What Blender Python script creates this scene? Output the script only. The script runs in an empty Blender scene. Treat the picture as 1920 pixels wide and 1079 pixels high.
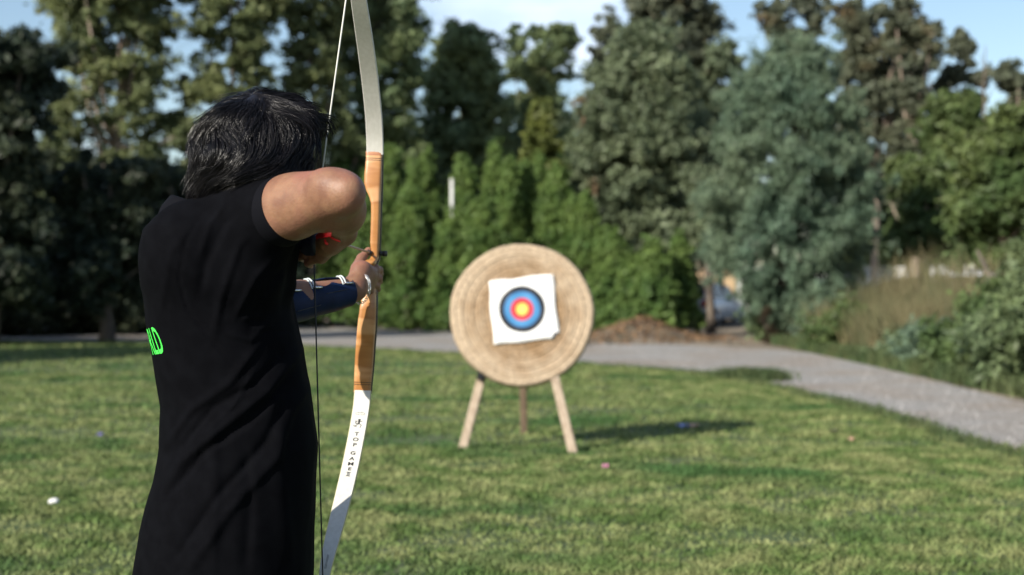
import bpy, math, random
import numpy as np
from mathutils import Vector, Matrix
from math import radians as R, pi
random.seed(7)
RNG = np.random.default_rng(7)
SC = bpy.context.scene
COL = SC.collection

# ------------------------------------------------------------------ camera, sky, sun, exposure
FP = 2667.0            # focal length in photograph pixels (50 mm on a 36 mm wide sensor)
CAMH = 1.35
cam = bpy.data.cameras.new('camera'); camo = bpy.data.objects.new('camera', cam); COL.objects.link(camo)
camo.location = (0, 0, CAMH); camo.rotation_euler = (R(90), 0, 0)
cam.lens = 50; cam.sensor_width = 36; cam.clip_start = .1; cam.clip_end = 2000
cam.dof.use_dof = True; cam.dof.focus_distance = 3.25; cam.dof.aperture_fstop = 3.0; cam.dof.aperture_blades = 0
SC.camera = camo
SUN_EL = 29.5; SD = np.array([-.695, -.719])       # towards the sun, horizontally
w = bpy.data.worlds.new('World'); SC.world = w; w.use_nodes = True
nt = w.node_tree; nt.nodes.clear()
def N(nt, t, **kw):
    n = nt.nodes.new(t)
    for k, v in kw.items(): setattr(n, k, v)
    return n
wo = N(nt, 'ShaderNodeOutputWorld'); bg = N(nt, 'ShaderNodeBackground'); sky = N(nt, 'ShaderNodeTexSky')
sky.sky_type = 'NISHITA'; sky.sun_disc = False; sky.sun_elevation = R(SUN_EL)
sky.sun_rotation = math.atan2(SD[0], SD[1]) % (2 * pi); sky.air_density = 1.0; sky.dust_density = .6; sky.ozone_density = 1.3
tc = N(nt, 'ShaderNodeTexCoord'); mp = N(nt, 'ShaderNodeMapping'); mp.inputs['Scale'].default_value = (1, 1, 2.6)
nz = N(nt, 'ShaderNodeTexNoise'); nz.inputs['Scale'].default_value = 3.1; nz.inputs['Detail'].default_value = 7
rp = N(nt, 'ShaderNodeValToRGB'); rp.color_ramp.elements[0].position = .56; rp.color_ramp.elements[1].position = .78
mx = N(nt, 'ShaderNodeMix', data_type='RGBA'); mx.inputs['B'].default_value = (9.5, 10.2, 11.5, 1)
nt.links.new(tc.outputs['Generated'], mp.inputs['Vector']); nt.links.new(mp.outputs[0], nz.inputs['Vector'])
nt.links.new(nz.outputs['Fac'], rp.inputs[0]); nt.links.new(rp.outputs[0], mx.inputs['Factor'])
nt.links.new(sky.outputs[0], mx.inputs['A']); nt.links.new(mx.outputs['Result'], bg.inputs[0])
bg.inputs[1].default_value = .10
nt.links.new(bg.outputs[0], wo.inputs[0])
sl = bpy.data.lights.new('sun', 'SUN'); slo = bpy.data.objects.new('sun', sl); COL.objects.link(slo)
sl.energy = 4.9; sl.angle = R(.55); sl.color = (1, .93, .82)
ce = math.cos(R(SUN_EL)); SUNV = Vector((SD[0] * ce, SD[1] * ce, math.sin(R(SUN_EL)))).normalized()
slo.rotation_euler = (-SUNV).to_track_quat('-Z', 'Y').to_euler(); slo.location = SUNV * 60
SC.view_settings.view_transform = 'Standard'; SC.view_settings.look = 'None'
SC.view_settings.exposure = 0.62; SC.view_settings.gamma = 1; SC.view_settings.use_curve_mapping = False
SC.cycles.max_bounces = 6; SC.cycles.diffuse_bounces = 3; SC.cycles.transparent_max_bounces = 4

def P(px, py, Y):
    return np.array([(px - 960) / FP * Y, Y, CAMH + (539.5 - py) / FP * Y])
def G(px, py):
    Y = FP * CAMH / (py - 539.5); return np.array([(px - 960) / FP * Y, Y, 0.])
def U(v):
    v = np.asarray(v, float); return v / np.linalg.norm(v)

# ------------------------------------------------------------------ materials
def mat(name, col, rough=.7, col2=None, scale=20, spec=.5, metal=0, detail=4, stretch=None, island=0, col3=None, scale3=1,
        bump=0, bscale=60, trans=0, ramp=(.35, .65), sheen=0, coat=0, aniso=0, trcol=None, ramp3=(.45, .6), coord='Object'):
    m = bpy.data.materials.new(name); m.use_nodes = True; t = m.node_tree; b = t.nodes['Principled BSDF']
    b.inputs['Base Color'].default_value = (*col, 1); b.inputs['Roughness'].default_value = rough
    b.inputs['Metallic'].default_value = metal; b.inputs['Specular IOR Level'].default_value = spec
    b.inputs['Sheen Weight'].default_value = sheen; b.inputs['Coat Weight'].default_value = coat
    b.inputs['Anisotropic'].default_value = aniso
    tc = N(t, 'ShaderNodeTexCoord'); mp = N(t, 'ShaderNodeMapping')
    if stretch: mp.inputs['Scale'].default_value = stretch
    t.links.new(tc.outputs[coord], mp.inputs[0])
    out = None
    if col2:
        n = N(t, 'ShaderNodeTexNoise'); n.inputs['Scale'].default_value = scale; n.inputs['Detail'].default_value = detail
        t.links.new(mp.outputs[0], n.inputs['Vector'])
        r = N(t, 'ShaderNodeMapRange'); r.inputs[1].default_value = ramp[0]; r.inputs[2].default_value = ramp[1]
        t.links.new(n.outputs['Fac'], r.inputs[0])
        x = N(t, 'ShaderNodeMix', data_type='RGBA'); x.inputs['A'].default_value = (*col, 1); x.inputs['B'].default_value = (*col2, 1)
        t.links.new(r.outputs[0], x.inputs['Factor']); out = x.outputs['Result']
    if col3:
        n = N(t, 'ShaderNodeTexNoise'); n.inputs['Scale'].default_value = scale3; n.inputs['Detail'].default_value = 3
        t.links.new(mp.outputs[0], n.inputs['Vector'])
        r = N(t, 'ShaderNodeMapRange'); r.inputs[1].default_value = ramp3[0]; r.inputs[2].default_value = ramp3[1]
        t.links.new(n.outputs['Fac'], r.inputs[0])
        x = N(t, 'ShaderNodeMix', data_type='RGBA'); x.inputs['B'].default_value = (*col3, 1)
        if out: t.links.new(out, x.inputs['A'])
        else: x.inputs['A'].default_value = (*col, 1)
        t.links.new(r.outputs[0], x.inputs['Factor']); out = x.outputs['Result']
    if island:
        g = N(t, 'ShaderNodeNewGeometry'); h = N(t, 'ShaderNodeHueSaturation')
        r = N(t, 'ShaderNodeMapRange'); r.inputs[3].default_value = 1 - island; r.inputs[4].default_value = 1 + island
        t.links.new(g.outputs['Random Per Island'], r.inputs[0]); t.links.new(r.outputs[0], h.inputs['Value'])
        if out: t.links.new(out, h.inputs['Color'])
        else: h.inputs['Color'].default_value = (*col, 1)
        out = h.outputs[0]
    if out: t.links.new(out, b.inputs['Base Color'])
    if bump:
        n = N(t, 'ShaderNodeTexNoise'); n.inputs['Scale'].default_value = bscale; n.inputs['Detail'].default_value = 5
        t.links.new(mp.outputs[0], n.inputs['Vector'])
        u = N(t, 'ShaderNodeBump'); u.inputs['Strength'].default_value = 1; u.inputs['Distance'].default_value = bump
        t.links.new(n.outputs['Fac'], u.inputs['Height']); t.links.new(u.outputs[0], b.inputs['Normal'])
    if trans:
        tr = N(t, 'ShaderNodeBsdfTranslucent'); ms = N(t, 'ShaderNodeMixShader'); ms.inputs[0].default_value = trans
        if out: t.links.new(out, tr.inputs[0])
        else: tr.inputs[0].default_value = (*col, 1)
        t.links.new(b.outputs[0], ms.inputs[1]); t.links.new(tr.outputs[0], ms.inputs[2])
        t.links.new(ms.outputs[0], t.nodes['Material Output'].inputs['Surface'])
    return m

# ------------------------------------------------------------------ object helpers
def meta(o, label=None, cat=None, group=None, kind=None):
    if label: o['label'] = label
    if cat: o['category'] = cat
    if group: o['group'] = group
    if kind: o['kind'] = kind
    return o
def empty(name, loc=(0, 0, 0), label=None, cat=None, group=None, rz=0):
    o = bpy.data.objects.new(name, None); COL.objects.link(o); o.location = Vector([float(a) for a in loc]); o.rotation_euler = (0, 0, rz)
    return meta(o, label, cat, group)
def build(name, V, F, m, parent=None, smooth=True, Q=None):
    """V (n,3); F = (k,4)/(k,3) int array or list of faces. Vertices are world coordinates when parent is given too."""
    me = bpy.data.meshes.new(name)
    V = np.asarray(V, float)
    if parent is not None:
        V = V - np.array(parent_origin(parent))
    if isinstance(F, np.ndarray):
        k = F.shape[1]; nf = len(F)
        me.vertices.add(len(V)); me.vertices.foreach_set('co', V.astype(np.float32).ravel())
        me.loops.add(nf * k); me.loops.foreach_set('vertex_index', F.astype(np.int32).ravel())
        me.polygons.add(nf); me.polygons.foreach_set('loop_start', (np.arange(nf) * k).astype(np.int32))
        me.update(calc_edges=True)
    else:
        me.from_pydata([tuple(v) for v in V], [], [tuple(int(i) for i in f) for f in F]); me.update()
    me.polygons.foreach_set('use_smooth', np.full(len(me.polygons), smooth)); me.validate()
    me.materials.append(m)
    o = bpy.data.objects.new(name, me); COL.objects.link(o)
    if parent is not None: o.parent = parent
    return o
ORG = {}
def parent_origin(p):
    s = np.zeros(3)
    while p is not None:
        s += np.array(p.location); p = p.parent
    return s
def copy_tree(o, parent=None):
    c = o.copy(); COL.objects.link(c); c.parent = parent
    for ch in o.children: copy_tree(ch, c)
    return c
class MB:
    def __init__(s): s.v = []; s.f = []
    def add(s, V, F):
        n = len(s.v); s.v += [tuple(map(float, v)) for v in V]; s.f += [tuple(int(i) + n for i in f) for f in F]
    def tube(s, pts, rad, k=8, cap=True, flat=1.0, up=None):
        pts = [np.asarray(p, float) for p in pts]; n = len(pts)
        rad = [rad] * n if np.isscalar(rad) else rad
        V = []; prev = None
        for i in range(n):
            t = U(pts[min(i + 1, n - 1)] - pts[max(i - 1, 0)])
            if prev is None:
                a = np.array([0, 0, 1.]) if abs(t[2]) < .9 else np.array([1., 0, 0])
                if up is not None: a = np.asarray(up, float)
            else: a = prev
            a = U(a - t * a.dot(t)); b = np.cross(t, a); prev = a
            for j in range(k):
                q = 2 * pi * j / k; V.append(pts[i] + rad[i] * (a * math.cos(q) * flat + b * math.sin(q)))
        F = [(i * k + j, i * k + (j + 1) % k, (i + 1) * k + (j + 1) % k, (i + 1) * k + j) for i in range(n - 1) for j in range(k)]
        if cap: F += [tuple(range(k))[::-1], tuple((n - 1) * k + j for j in range(k))]
        s.add(V, F); return s
    def box(s, c, d, rot=None, bev=0.0):
        c = np.asarray(c, float); d = np.asarray(d, float) / 2
        M_ = np.eye(3) if rot is None else np.asarray(rot)
        b = min(bev, d.min() * .9) if bev else 0
        if not b:
            V = [c + M_ @ (d * np.array([x, y, z])) for x in (-1, 1) for y in (-1, 1) for z in (-1, 1)]
            s.add(V, [(0, 1, 3, 2), (4, 6, 7, 5), (0, 4, 5, 1), (2, 3, 7, 6), (0, 2, 6, 4), (1, 5, 7, 3)]); return s
        V = []; F = []
        rings = [(-1, 1), (-1, 0), (1, 0), (1, 1)]
        for (sz, ins) in rings:
            z = sz * (d[2] if ins else d[2] - b); e = b if ins else 0
            hx, hy = d[0] - e, d[1] - e
            pl = [(-hx + b, -hy), (hx - b, -hy), (hx, -hy + b), (hx, hy - b), (hx - b, hy), (-hx + b, hy), (-hx, hy - b), (-hx, -hy + b)]
            V += [c + M_ @ np.array([x, y, z]) for x, y in pl]
        for i in range(3):
            for j in range(8): F.append((i * 8 + j, i * 8 + (j + 1) % 8, (i + 1) * 8 + (j + 1) % 8, (i + 1) * 8 + j))
        F += [tuple(range(8))[::-1], tuple(24 + j for j in range(8))]
        s.add(V, F); return s
    def ball(s, c, r, k=8, n=6):
        r = np.ones(3) * r if np.isscalar(r) else np.asarray(r); V = [c + r * np.array([0, 0, -1.])]
        for i in range(1, n):
            a = -pi / 2 + pi * i / n
            V += [np.asarray(c) + r * np.array([math.cos(a) * math.cos(2 * pi * j / k), math.cos(a) * math.sin(2 * pi * j / k), math.sin(a)]) for j in range(k)]
        V.append(c + r * np.array([0, 0, 1.])); F = []
        for j in range(k):
            F.append((0, 1 + (j + 1) % k, 1 + j)); L = 1 + (n - 2) * k; F.append((L + j, L + (j + 1) % k, len(V) - 1))
            for i in range(n - 2):
                F.append((1 + i * k + j, 1 + i * k + (j + 1) % k, 1 + (i + 1) * k + (j + 1) % k, 1 + (i + 1) * k + j))
        s.add(V, F); return s
    def grid(s, A):
        A = np.asarray(A); n, m_ = A.shape[:2]
        s.add(A.reshape(-1, 3), [(i * m_ + j, (i + 1) * m_ + j, (i + 1) * m_ + j + 1, i * m_ + j + 1) for i in range(n - 1) for j in range(m_ - 1)]); return s
    def build(s, name, m, parent=None, smooth=True): return build(name, np.array(s.v), s.f, m, parent, smooth)

# ------------------------------------------------------------------ implicit surfaces
class SDF:
    def __init__(s): s.ops = []
    def cap(s, a, b, ra, rb=None, k=.02):
        a = np.asarray(a, float); b = np.asarray(b, float); rb = ra if rb is None else rb; ba = b - a; L2 = max(ba @ ba, 1e-9)
        def f(p):
            q = p - a; h = np.clip(q @ ba / L2, 0, 1); return np.linalg.norm(q - h[:, None] * ba, axis=1) - (ra + (rb - ra) * h)
        s.ops.append(('+', f, (a + b) / 2, math.sqrt(L2) / 2 + max(ra, rb), k)); return s
    def ell(s, c, r, M_=None, k=.02, op='+'):
        c = np.asarray(c, float); r = np.asarray(r, float); M_ = np.eye(3) if M_ is None else np.asarray(M_)
        def f(p):
            q = (p - c) @ M_.T; k0 = np.linalg.norm(q / r, axis=1); k1 = np.linalg.norm(q / r ** 2, axis=1) + 1e-9; return k0 * (k0 - 1) / k1
        s.ops.append((op, f, c, r.max(), k)); return s
    def fn(s, f, c, rad, k=.02, op='+'): s.ops.append((op, f, np.asarray(c, float), rad, k)); return s
    def __call__(s, p, c=None, rad=0):
        d = np.full(len(p), 1e3)
        for op, f, oc, orad, k in s.ops:
            if c is not None and np.linalg.norm(oc - c) > orad + rad + k + .03: continue
            e = f(p)
            if op == '+':
                h = np.clip(.5 + .5 * (d - e) / k, 0, 1); h = np.where(d > 100, 1, h); dd = np.where(d > 100, e, d)
                d = dd + (e - dd) * h - k * h * (1 - h)
            elif op == '-':
                e = -e; h = np.clip(.5 - .5 * (d - e) / k, 0, 1); d = d + (e - d) * h + k * h * (1 - h)
            else:
                d = np.maximum(d, e)
        return d
def mesh_sdf(F, lo, hi, h, n=14, margin=.03):
    lo = np.asarray(lo, float); hi = np.asarray(hi, float); S = n * h
    nb = np.ceil((hi - lo) / S).astype(int) + 1
    B = np.stack(np.meshgrid(*[np.arange(k) for k in nb], indexing='ij'), -1).reshape(-1, 3)
    C = lo + (B + .5) * S; rad = S * .9
    keep = np.abs(F(C)) < rad + margin; B = B[keep]; C = C[keep]
    g = np.arange(n + 2); L = np.stack(np.meshgrid(g, g, g, indexing='ij'), -1).reshape(-1, 3)
    TOT = (nb * n + n + 4).astype(np.int64)
    K = []; VV = []; Q = []
    cor = [(0, 0, 0), (1, 0, 0), (0, 1, 0), (1, 1, 0), (0, 0, 1), (1, 0, 1), (0, 1, 1), (1, 1, 1)]
    edges = [(0, 1), (2, 3), (4, 5), (6, 7), (0, 2), (1, 3), (4, 6), (5, 7), (0, 4), (1, 5), (2, 6), (3, 7)]
    corA = np.array(cor, float)
    for b, c in zip(B, C):
        base = b * n
        pts = lo + (L + base) * h
        d = F(pts, c, rad).reshape(n + 2, n + 2, n + 2); s = d < 0
        if s.all() or not s.any(): continue
        cs = [s[x:n + 1 + x, y:n + 1 + y, z:n + 1 + z] for x, y, z in cor]
        cnt = sum(a.astype(int) for a in cs); act = (cnt > 0) & (cnt < 8); idx = np.argwhere(act)
        if not len(idx): continue
        dv = np.stack([d[idx[:, 0] + x, idx[:, 1] + y, idx[:, 2] + z] for x, y, z in cor], 1)
        acc = np.zeros((len(idx), 3)); nn = np.zeros(len(idx))
        for i, j in edges:
            a0, a1 = dv[:, i], dv[:, j]; cr = (a0 < 0) != (a1 < 0); t = np.where(cr, a0 / np.where(cr, a0 - a1, 1), 0)
            acc += cr[:, None] * (corA[i] + t[:, None] * (corA[j] - corA[i])); nn += cr
        V = lo + (idx + base + acc / nn[:, None]) * h
        gi = idx + base; K.append((gi[:, 0].astype(np.int64) * TOT[1] + gi[:, 1]) * TOT[2] + gi[:, 2]); VV.append(V)
        for ax in range(3):
            a1, a2 = (ax + 1) % 3, (ax + 2) % 3
            sl0 = [slice(1, n + 1)] * 3; sl1 = list(sl0); sl1[ax] = slice(2, n + 2)
            s0 = s[tuple(sl0)]; s1 = s[tuple(sl1)]; e = np.argwhere(s0 != s1)
            if not len(e): continue
            fl = s0[e[:, 0], e[:, 1], e[:, 2]]; e = e + 1 + base
            def key(da, db):
                q = e.copy(); q[:, a1] += da; q[:, a2] += db; return (q[:, 0].astype(np.int64) * TOT[1] + q[:, 1]) * TOT[2] + q[:, 2]
            q = np.stack([key(-1, -1), key(0, -1), key(0, 0), key(-1, 0)], 1); q[~fl] = q[~fl][:, ::-1]; Q.append(q)
    K = np.concatenate(K); VV = np.concatenate(VV); Q = np.concatenate(Q)
    uk, ui = np.unique(K, return_index=True); V = VV[ui]
    pos = np.clip(np.searchsorted(uk, Q), 0, len(uk) - 1); ok = (uk[pos] == Q).all(1)
    return V, pos[ok]
def vnormals(V, Q):
    n = np.cross(V[Q[:, 2]] - V[Q[:, 0]], V[Q[:, 3]] - V[Q[:, 1]]); out = np.zeros_like(V)
    for i in range(4): np.add.at(out, Q[:, i], n)
    return out / (np.linalg.norm(out, axis=1)[:, None] + 1e-12)
_S = {}
def snoise(p, freq, seed=0, k=7):
    if seed not in _S:
        r = np.random.default_rng(seed + 100); d = r.normal(size=(k, 3)); d /= np.linalg.norm(d, axis=1)[:, None]; _S[seed] = (d * r.uniform(.6, 1.5, (k, 1)), r.uniform(0, 6.28, k))
    d, ph = _S[seed]; return np.sin(p @ (d.T * freq) + ph).sum(1) / math.sqrt(k) * .8

exec_marker = 1
# ================================================================== GROUND, LAWN, PATH
M_ground = mat('dry_soil', (.16, .12, .085), .95, (.09, .085, .05), 2.2, col3=(.24, .2, .15), scale3=.6, bump=.02, bscale=25)
M_lawn = mat('lawn_turf', (.048, .082, .026), .9, (.11, .13, .055), 9, col3=(.05, .085, .02), scale3=.35, bump=.02, bscale=60)
M_path = mat('grey_gravel', (.35, .34, .325), .9, (.19, .18, .165), 28, col3=(.26, .225, .19), scale3=.45, bump=.015, bscale=80, ramp=(.4, .62))
def bankz(x, y):
    """raised ground to the right of the path and a low heap of soil at the foot of the hedge"""
    e = 6.9 + .25 * np.sin(y * .7)
    t = np.clip((x - e) / 3.4, 0, 1); t = t * t * (3 - 2 * t)
    u = np.clip((y - 14) / 7, 0, 1); v = np.clip((45 - y) / 6, 0, 1)
    top = (.30 + 1.28 * np.clip((y - 19) / 15, 0, 1)) * (1 - .4 * np.clip((x - 12.2) / 5, 0, 1))
    z = top * t * u * (.28 + .72 * v) * np.clip((75 - y) / 10, 0, 1) + .07 * t * np.sin(x * 2.1 + y) * u * v
    z = z + .50 * np.exp(-((x - 3.3) / 1.1) ** 2 - ((y - 36.8) / 1.3) ** 2) * (1 + .25 * np.sin(x * 5) * np.sin(y * 3))
    return z
gx = np.unique(np.concatenate([np.linspace(-400, -40, 10), np.linspace(-40, -2, 20), np.linspace(-2, 24, 80), np.linspace(24, 400, 12)]))
gy = np.unique(np.concatenate([np.linspace(-100, 10, 12), np.linspace(10, 62, 120), np.linspace(62, 500, 14)]))
X_, Y_ = np.meshgrid(gx, gy, indexing='ij')
A = np.stack([X_, Y_, bankz(X_, Y_)], -1)
meta(MB().grid(A).build('ground', M_ground), kind='structure')

# lawn polygon and path polygon from their edges on the ground
def smooth_line(pts, n=14, jit=.0):
    out = []
    for i in range(len(pts) - 1):
        a, b = np.array(pts[i]), np.array(pts[i + 1])
        for j in range(n): out.append(a + (b - a) * j / n)
    out.append(np.array(pts[-1])); out = np.array(out)
    for _ in range(int(n * 1.2)): out[1:-1] = (out[:-2] + out[1:-1] * 2 + out[2:]) / 4
    if jit:
        s = np.arange(len(out)); out[:, 0] += jit * (np.sin(s * 1.3) + np.sin(s * .57 + 2) + np.sin(s * 2.9)); out[:, 1] += jit * .5 * (np.sin(s * 1.1 + 1) + np.sin(s * .41))
    return out
edge = [(-60, 37)] + [tuple(G(a, b)[:2]) for a, b in ((0, 640), (350, 646), (600, 652), (850, 664), (1100, 684), (1300, 700), (1400, 712), (1500, 738), (1600, 760), (1700, 789), (1800, 822), (1920, 858))] + [(3.9, 8.5), (3.7, 5), (3.4, 1), (3.0, -8)]
LE = smooth_line(edge, 14, .035); LE0 = smooth_line(edge, 14, 0)
def strip(name, A_, B_, z, m, k=10):
    t = np.linspace(0, 1, k)[None, :, None]; g = A_[:, None] * (1 - t) + B_[:, None] * t
    z_ = np.full(g.shape[:2] + (1,), z); return meta(MB().grid(np.concatenate([g, z_], -1)).build(name, m), kind='structure')
inner = np.stack([np.linspace(-60, -30, len(LE)), np.linspace(37, -8, len(LE))], 1)
strip('lawn', inner, LE, .006, M_lawn, 60)
far = [(-60, 60)] + [(-30, 60), (-21, 59.5), (-8, 59), (-3, 57), (-.8, 50), (.6, 44), (1.7, 38.5), (2.4, 35.2), (3.7, 33.6), (5.4, 32.5), (6.2, 29), (6.2, 25.6), (6.1, 20.5), (5.95, 16.6), (5.9, 11), (5.9, 5), (5.9, 0), (5.9, -8)]
FE = smooth_line(far, 13, 0)
ii = np.linspace(0, len(FE) - 1, len(LE)); FE = np.stack([np.interp(ii, np.arange(len(FE)), FE[:, j]) for j in (0, 1)], 1)
strip('gravel_path', LE0 - np.array([0.35, 0.2]), FE, .003, M_path, 14)

# ---- foliage helpers
def leaf_quads(C, size, aspect=2., nbias=None, droop=0, hang=None, rng=RNG):
    """diamond shaped leaves (one quad each) at the points C"""
    n = len(C); d = rng.normal(size=(n, 3))
    if nbias is not None: d = d * .8 + nbias
    d /= np.linalg.norm(d, axis=1)[:, None] + 1e-9
    t = rng.normal(size=(n, 3)); 
    if hang is not None: t = t * (1 - abs(hang)) + np.array([0, 0, hang * 1.6])
    t -= (t * d).sum(1)[:, None] * d; t /= np.linalg.norm(t, axis=1)[:, None] + 1e-9
    b = np.cross(d, t); s = size * rng.uniform(.6, 1.35, (n, 1))
    a1 = C + t * s; a3 = C - t * s; a2 = C + b * s / aspect; a4 = C - b * s / aspect
    V = np.stack([a1, a2, a3, a4], 1).reshape(-1, 3); return V, np.arange(4 * n).reshape(-1, 4)
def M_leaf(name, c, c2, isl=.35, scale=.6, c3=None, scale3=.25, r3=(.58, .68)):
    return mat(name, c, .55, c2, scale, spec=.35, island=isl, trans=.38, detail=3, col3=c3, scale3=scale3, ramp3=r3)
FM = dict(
    dark=M_leaf('shade_dark_leaves', (.028, .044, .030), (.060, .075, .040)),  # leaf colour darkened for the shade over the left trees
    olive=M_leaf('olive_leaves', (.22, .245, .10), (.12, .155, .07), scale=.35),
    deep=M_leaf('deep_green_leaves', (.120, .175, .090), (.20, .245, .105), scale=.35),
    teal=M_leaf('blue_green_needles', (.115, .185, .125), (.19, .25, .155), scale=.45, isl=.45),
    sage=M_leaf('sage_leaves', (.185, .225, .125), (.115, .150, .085), scale=.5, c3=(.19, .08, .05), scale3=.42, r3=(.62, .70)),
    mid=M_leaf('mid_green_leaves', (.085, .140, .050), (.14, .18, .06), scale=.6),
    lime=M_leaf('yellow_green_leaves', (.19, .21, .045), (.08, .11, .03)),
    hedge=M_leaf('conifer_sprays', (.095, .175, .048), (.175, .255, .068), scale=1.0, isl=.4),
    brown=M_leaf('browned_leaves', (.05, .04, .022), (.07, .05, .03)),
    gum=M_leaf('gum_leaves', (.165, .18, .11), (.10, .12, .08), scale=.4, c3=(.14, .10, .045), scale3=.5, r3=(.6, .72)))
M_bark = mat('grey_bark', (.16, .13, .10), .9, (.07, .055, .045), 6, stretch=(1, 1, .25), bump=.02, bscale=20)
M_palebark = mat('pale_smooth_bark', (.48, .38, .30), .8, (.22, .17, .14), 3, stretch=(1, 1, .3), bump=.01, bscale=15)

def crown_points(cx, cy, z0, z1, hw, nclump, per, prof, rng, cr=.17, flat=.8, gap=0):
    """leaf positions gathered in clumps inside an envelope given by prof(t) (t = 0 bottom .. 1 top)"""
    H = z1 - z0; C = []
    for i in range(nclump):
        t = rng.uniform(0, 1) ** .9; a = rng.uniform(0, 2 * pi); rr = math.sqrt(rng.uniform(.10, 1)) * .86
        ww = prof(t) * hw
        C.append((cx + ww * rr * math.cos(a), cy + ww * rr * math.sin(a) * .8, z0 + t * H, cr * hw * rng.uniform(.65, 1.4)))
    P_ = []; NB = []
    for (x, y, z, r) in C:
        n = int(per * rng.uniform(.6, 1.3)); ns = int(rng.integers(7, 12)); sc_ = rng.normal(size=(ns, 3)) * np.array([r, r, r * flat]) * .52
        k_ = rng.integers(0, ns, n); q = sc_[k_] + rng.normal(size=(n, 3)) * r * np.array([.22, .22, .17]) * rng.uniform(.7, 1.4, (ns, 1))[k_]
        P_.append(q + np.array([x, y, z])); NB.append(q / r * .6 + np.array([0, 0, .35]))
    return np.concatenate(P_), np.concatenate(NB), C
def tree(name, label, px, Y, hwpx, toppx, botpx, kind, nclump=60, per=170, leaf=.12, prof=None, trunk=True, bark=None, cr=.2, group=None,
         cat='tree', base=None, hang=None, aspect=2., seed=0, lean=0, tr=.16, extra=None, flat=.8, gz=None):
    rng = np.random.default_rng(seed + 11)
    p = P(px, botpx, Y); z1 = P(px, toppx, Y)[2]; hw = hwpx * Y / FP
    z0 = p[2]; gz = (float(bankz(p[0], Y)) if gz is None else gz)
    prof = prof or (lambda t: max(.15, math.sin(pi * (t * .86 + .12)) ** .6))
    o = empty(name, (p[0], Y, gz), label, cat, group)
    V, NBs, C = crown_points(p[0] + lean, Y, z0, z1, hw, int(nclump * (1.05 if kind in ('olive', 'gum') else 1.35)), int(per * 1.75), prof, rng, cr, flat)
    L, F = leaf_quads(V, leaf * .8, aspect, NBs, hang=hang, rng=rng)
    build('crown', L, F, FM[kind], o, smooth=False)
    if trunk:
        mb = MB(); H = z1 - gz; top = np.array([p[0] + lean, Y, z0 + (z1 - z0) * .8]); b0 = np.array([p[0], Y, gz - .1]); pts = []
        for i in range(9):
            t = i / 8; pts.append(b0 + (top - b0) * t + np.array([math.sin(t * 5 + seed) * .12, math.cos(t * 4 + seed) * .1, 0]) * min(1, t * 4) * tr / .16)
        mb.tube(pts, [tr * (1.25 if i == 0 else 1 - .85 * i / 8) for i in range(9)], 8)
        for j in range(min(12, len(C))):
            c = C[int(rng.integers(len(C)))]; i = int(rng.integers(2, 7)); s = pts[i]; e = np.array(c[:3]); m_ = (s + e) / 2 + np.array([0, 0, -.1 * np.linalg.norm(e - s)])
            if e[2] < s[2]: continue
            mb.tube([s, m_, e], [tr * .4, tr * .25, tr * .08], 5)
        mb.build('trunk', bark or M_bark, o)
    return o
cone = lambda t: max(.05, (1 - t) ** .75 * (1 if t > .08 else .8))
dome = lambda t: max(.1, math.sqrt(max(0, 1 - (max(0, t - .35) / .65) ** 2)) * (1 if t > .1 else .85))
tall = lambda t: .55 + .45 * math.sin(pi * min(1, t * 1.05)) - (.45 * max(0, t - .8) / .2)
lump = lambda t: .8 + .2 * math.sin(t * 9)

# ---- trees far behind, left to right
GT = 'trees standing behind the archery lawn'
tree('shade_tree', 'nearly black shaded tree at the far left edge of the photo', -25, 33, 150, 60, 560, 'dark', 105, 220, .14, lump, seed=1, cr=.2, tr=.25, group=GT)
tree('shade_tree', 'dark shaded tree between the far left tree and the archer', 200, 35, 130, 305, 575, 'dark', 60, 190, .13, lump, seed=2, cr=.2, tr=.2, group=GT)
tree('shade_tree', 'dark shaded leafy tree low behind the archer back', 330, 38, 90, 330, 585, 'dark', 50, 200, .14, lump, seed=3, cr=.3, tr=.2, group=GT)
tree('eucalyptus_tree', 'tall olive eucalyptus with pale forked trunk and sky gaps left of the archer', 215, 47, 185, -190, 400, 'olive', 185, 165, .13, lump, seed=4, cr=.135, tr=.2, bark=M_palebark, group=GT)
tree('eucalyptus_tree', 'tall olive eucalyptus rising right above the archer hair', 430, 48, 140, -190, 360, 'olive', 140, 165, .13, lump, seed=5, cr=.165, tr=.17, bark=M_palebark, group=GT)
tree('eucalyptus_tree', 'tall green eucalyptus behind the top of the bowstring', 585, 50, 120, -190, 430, 'olive', 130, 170, .13, lump, seed=6, cr=.19, tr=.18, bark=M_bark, group=GT)
tree('eucalyptus_tree', 'tall dark green tree directly right of the upper bow limb', 708, 52, 92, -150, 420, 'deep', 130, 230, .15, tall, seed=7, cr=.32, tr=.2, group=GT)
tree('dense_tree', 'rounded dark green tree above the hedge, first right of the bow', 868, 56, 108, 62, 480, 'deep', 150, 230, .15, dome, seed=8, cr=.22, tr=.2, group=GT)
tree('loose_tree', 'loose airy tree with sky showing through its crown, above the straw target', 1015, 60, 82, 50, 350, 'deep', 85, 150, .14, lump, seed=9, cr=.19, tr=.16, group=GT)
tree('loose_tree', 'dark low crowned tree filling the gap above the hedge behind the target', 1000, 58, 110, 260, 500, 'deep', 55, 220, .16, lump, seed=10, cr=.3, tr=.18, group=GT)
tree('slender_tree', 'thin dark tree poking into the sky left of the tallest crown', 1138, 62, 34, 18, 260, 'gum', 24, 170, .15, tall, seed=11, cr=.42, tr=.12, group=GT)
tree('tall_tree', 'tallest dark tree cut by the top edge near the middle right', 1272, 60, 105, -60, 350, 'gum', 140, 200, .15, lump, seed=12, cr=.2, tr=.2, group=GT)
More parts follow.
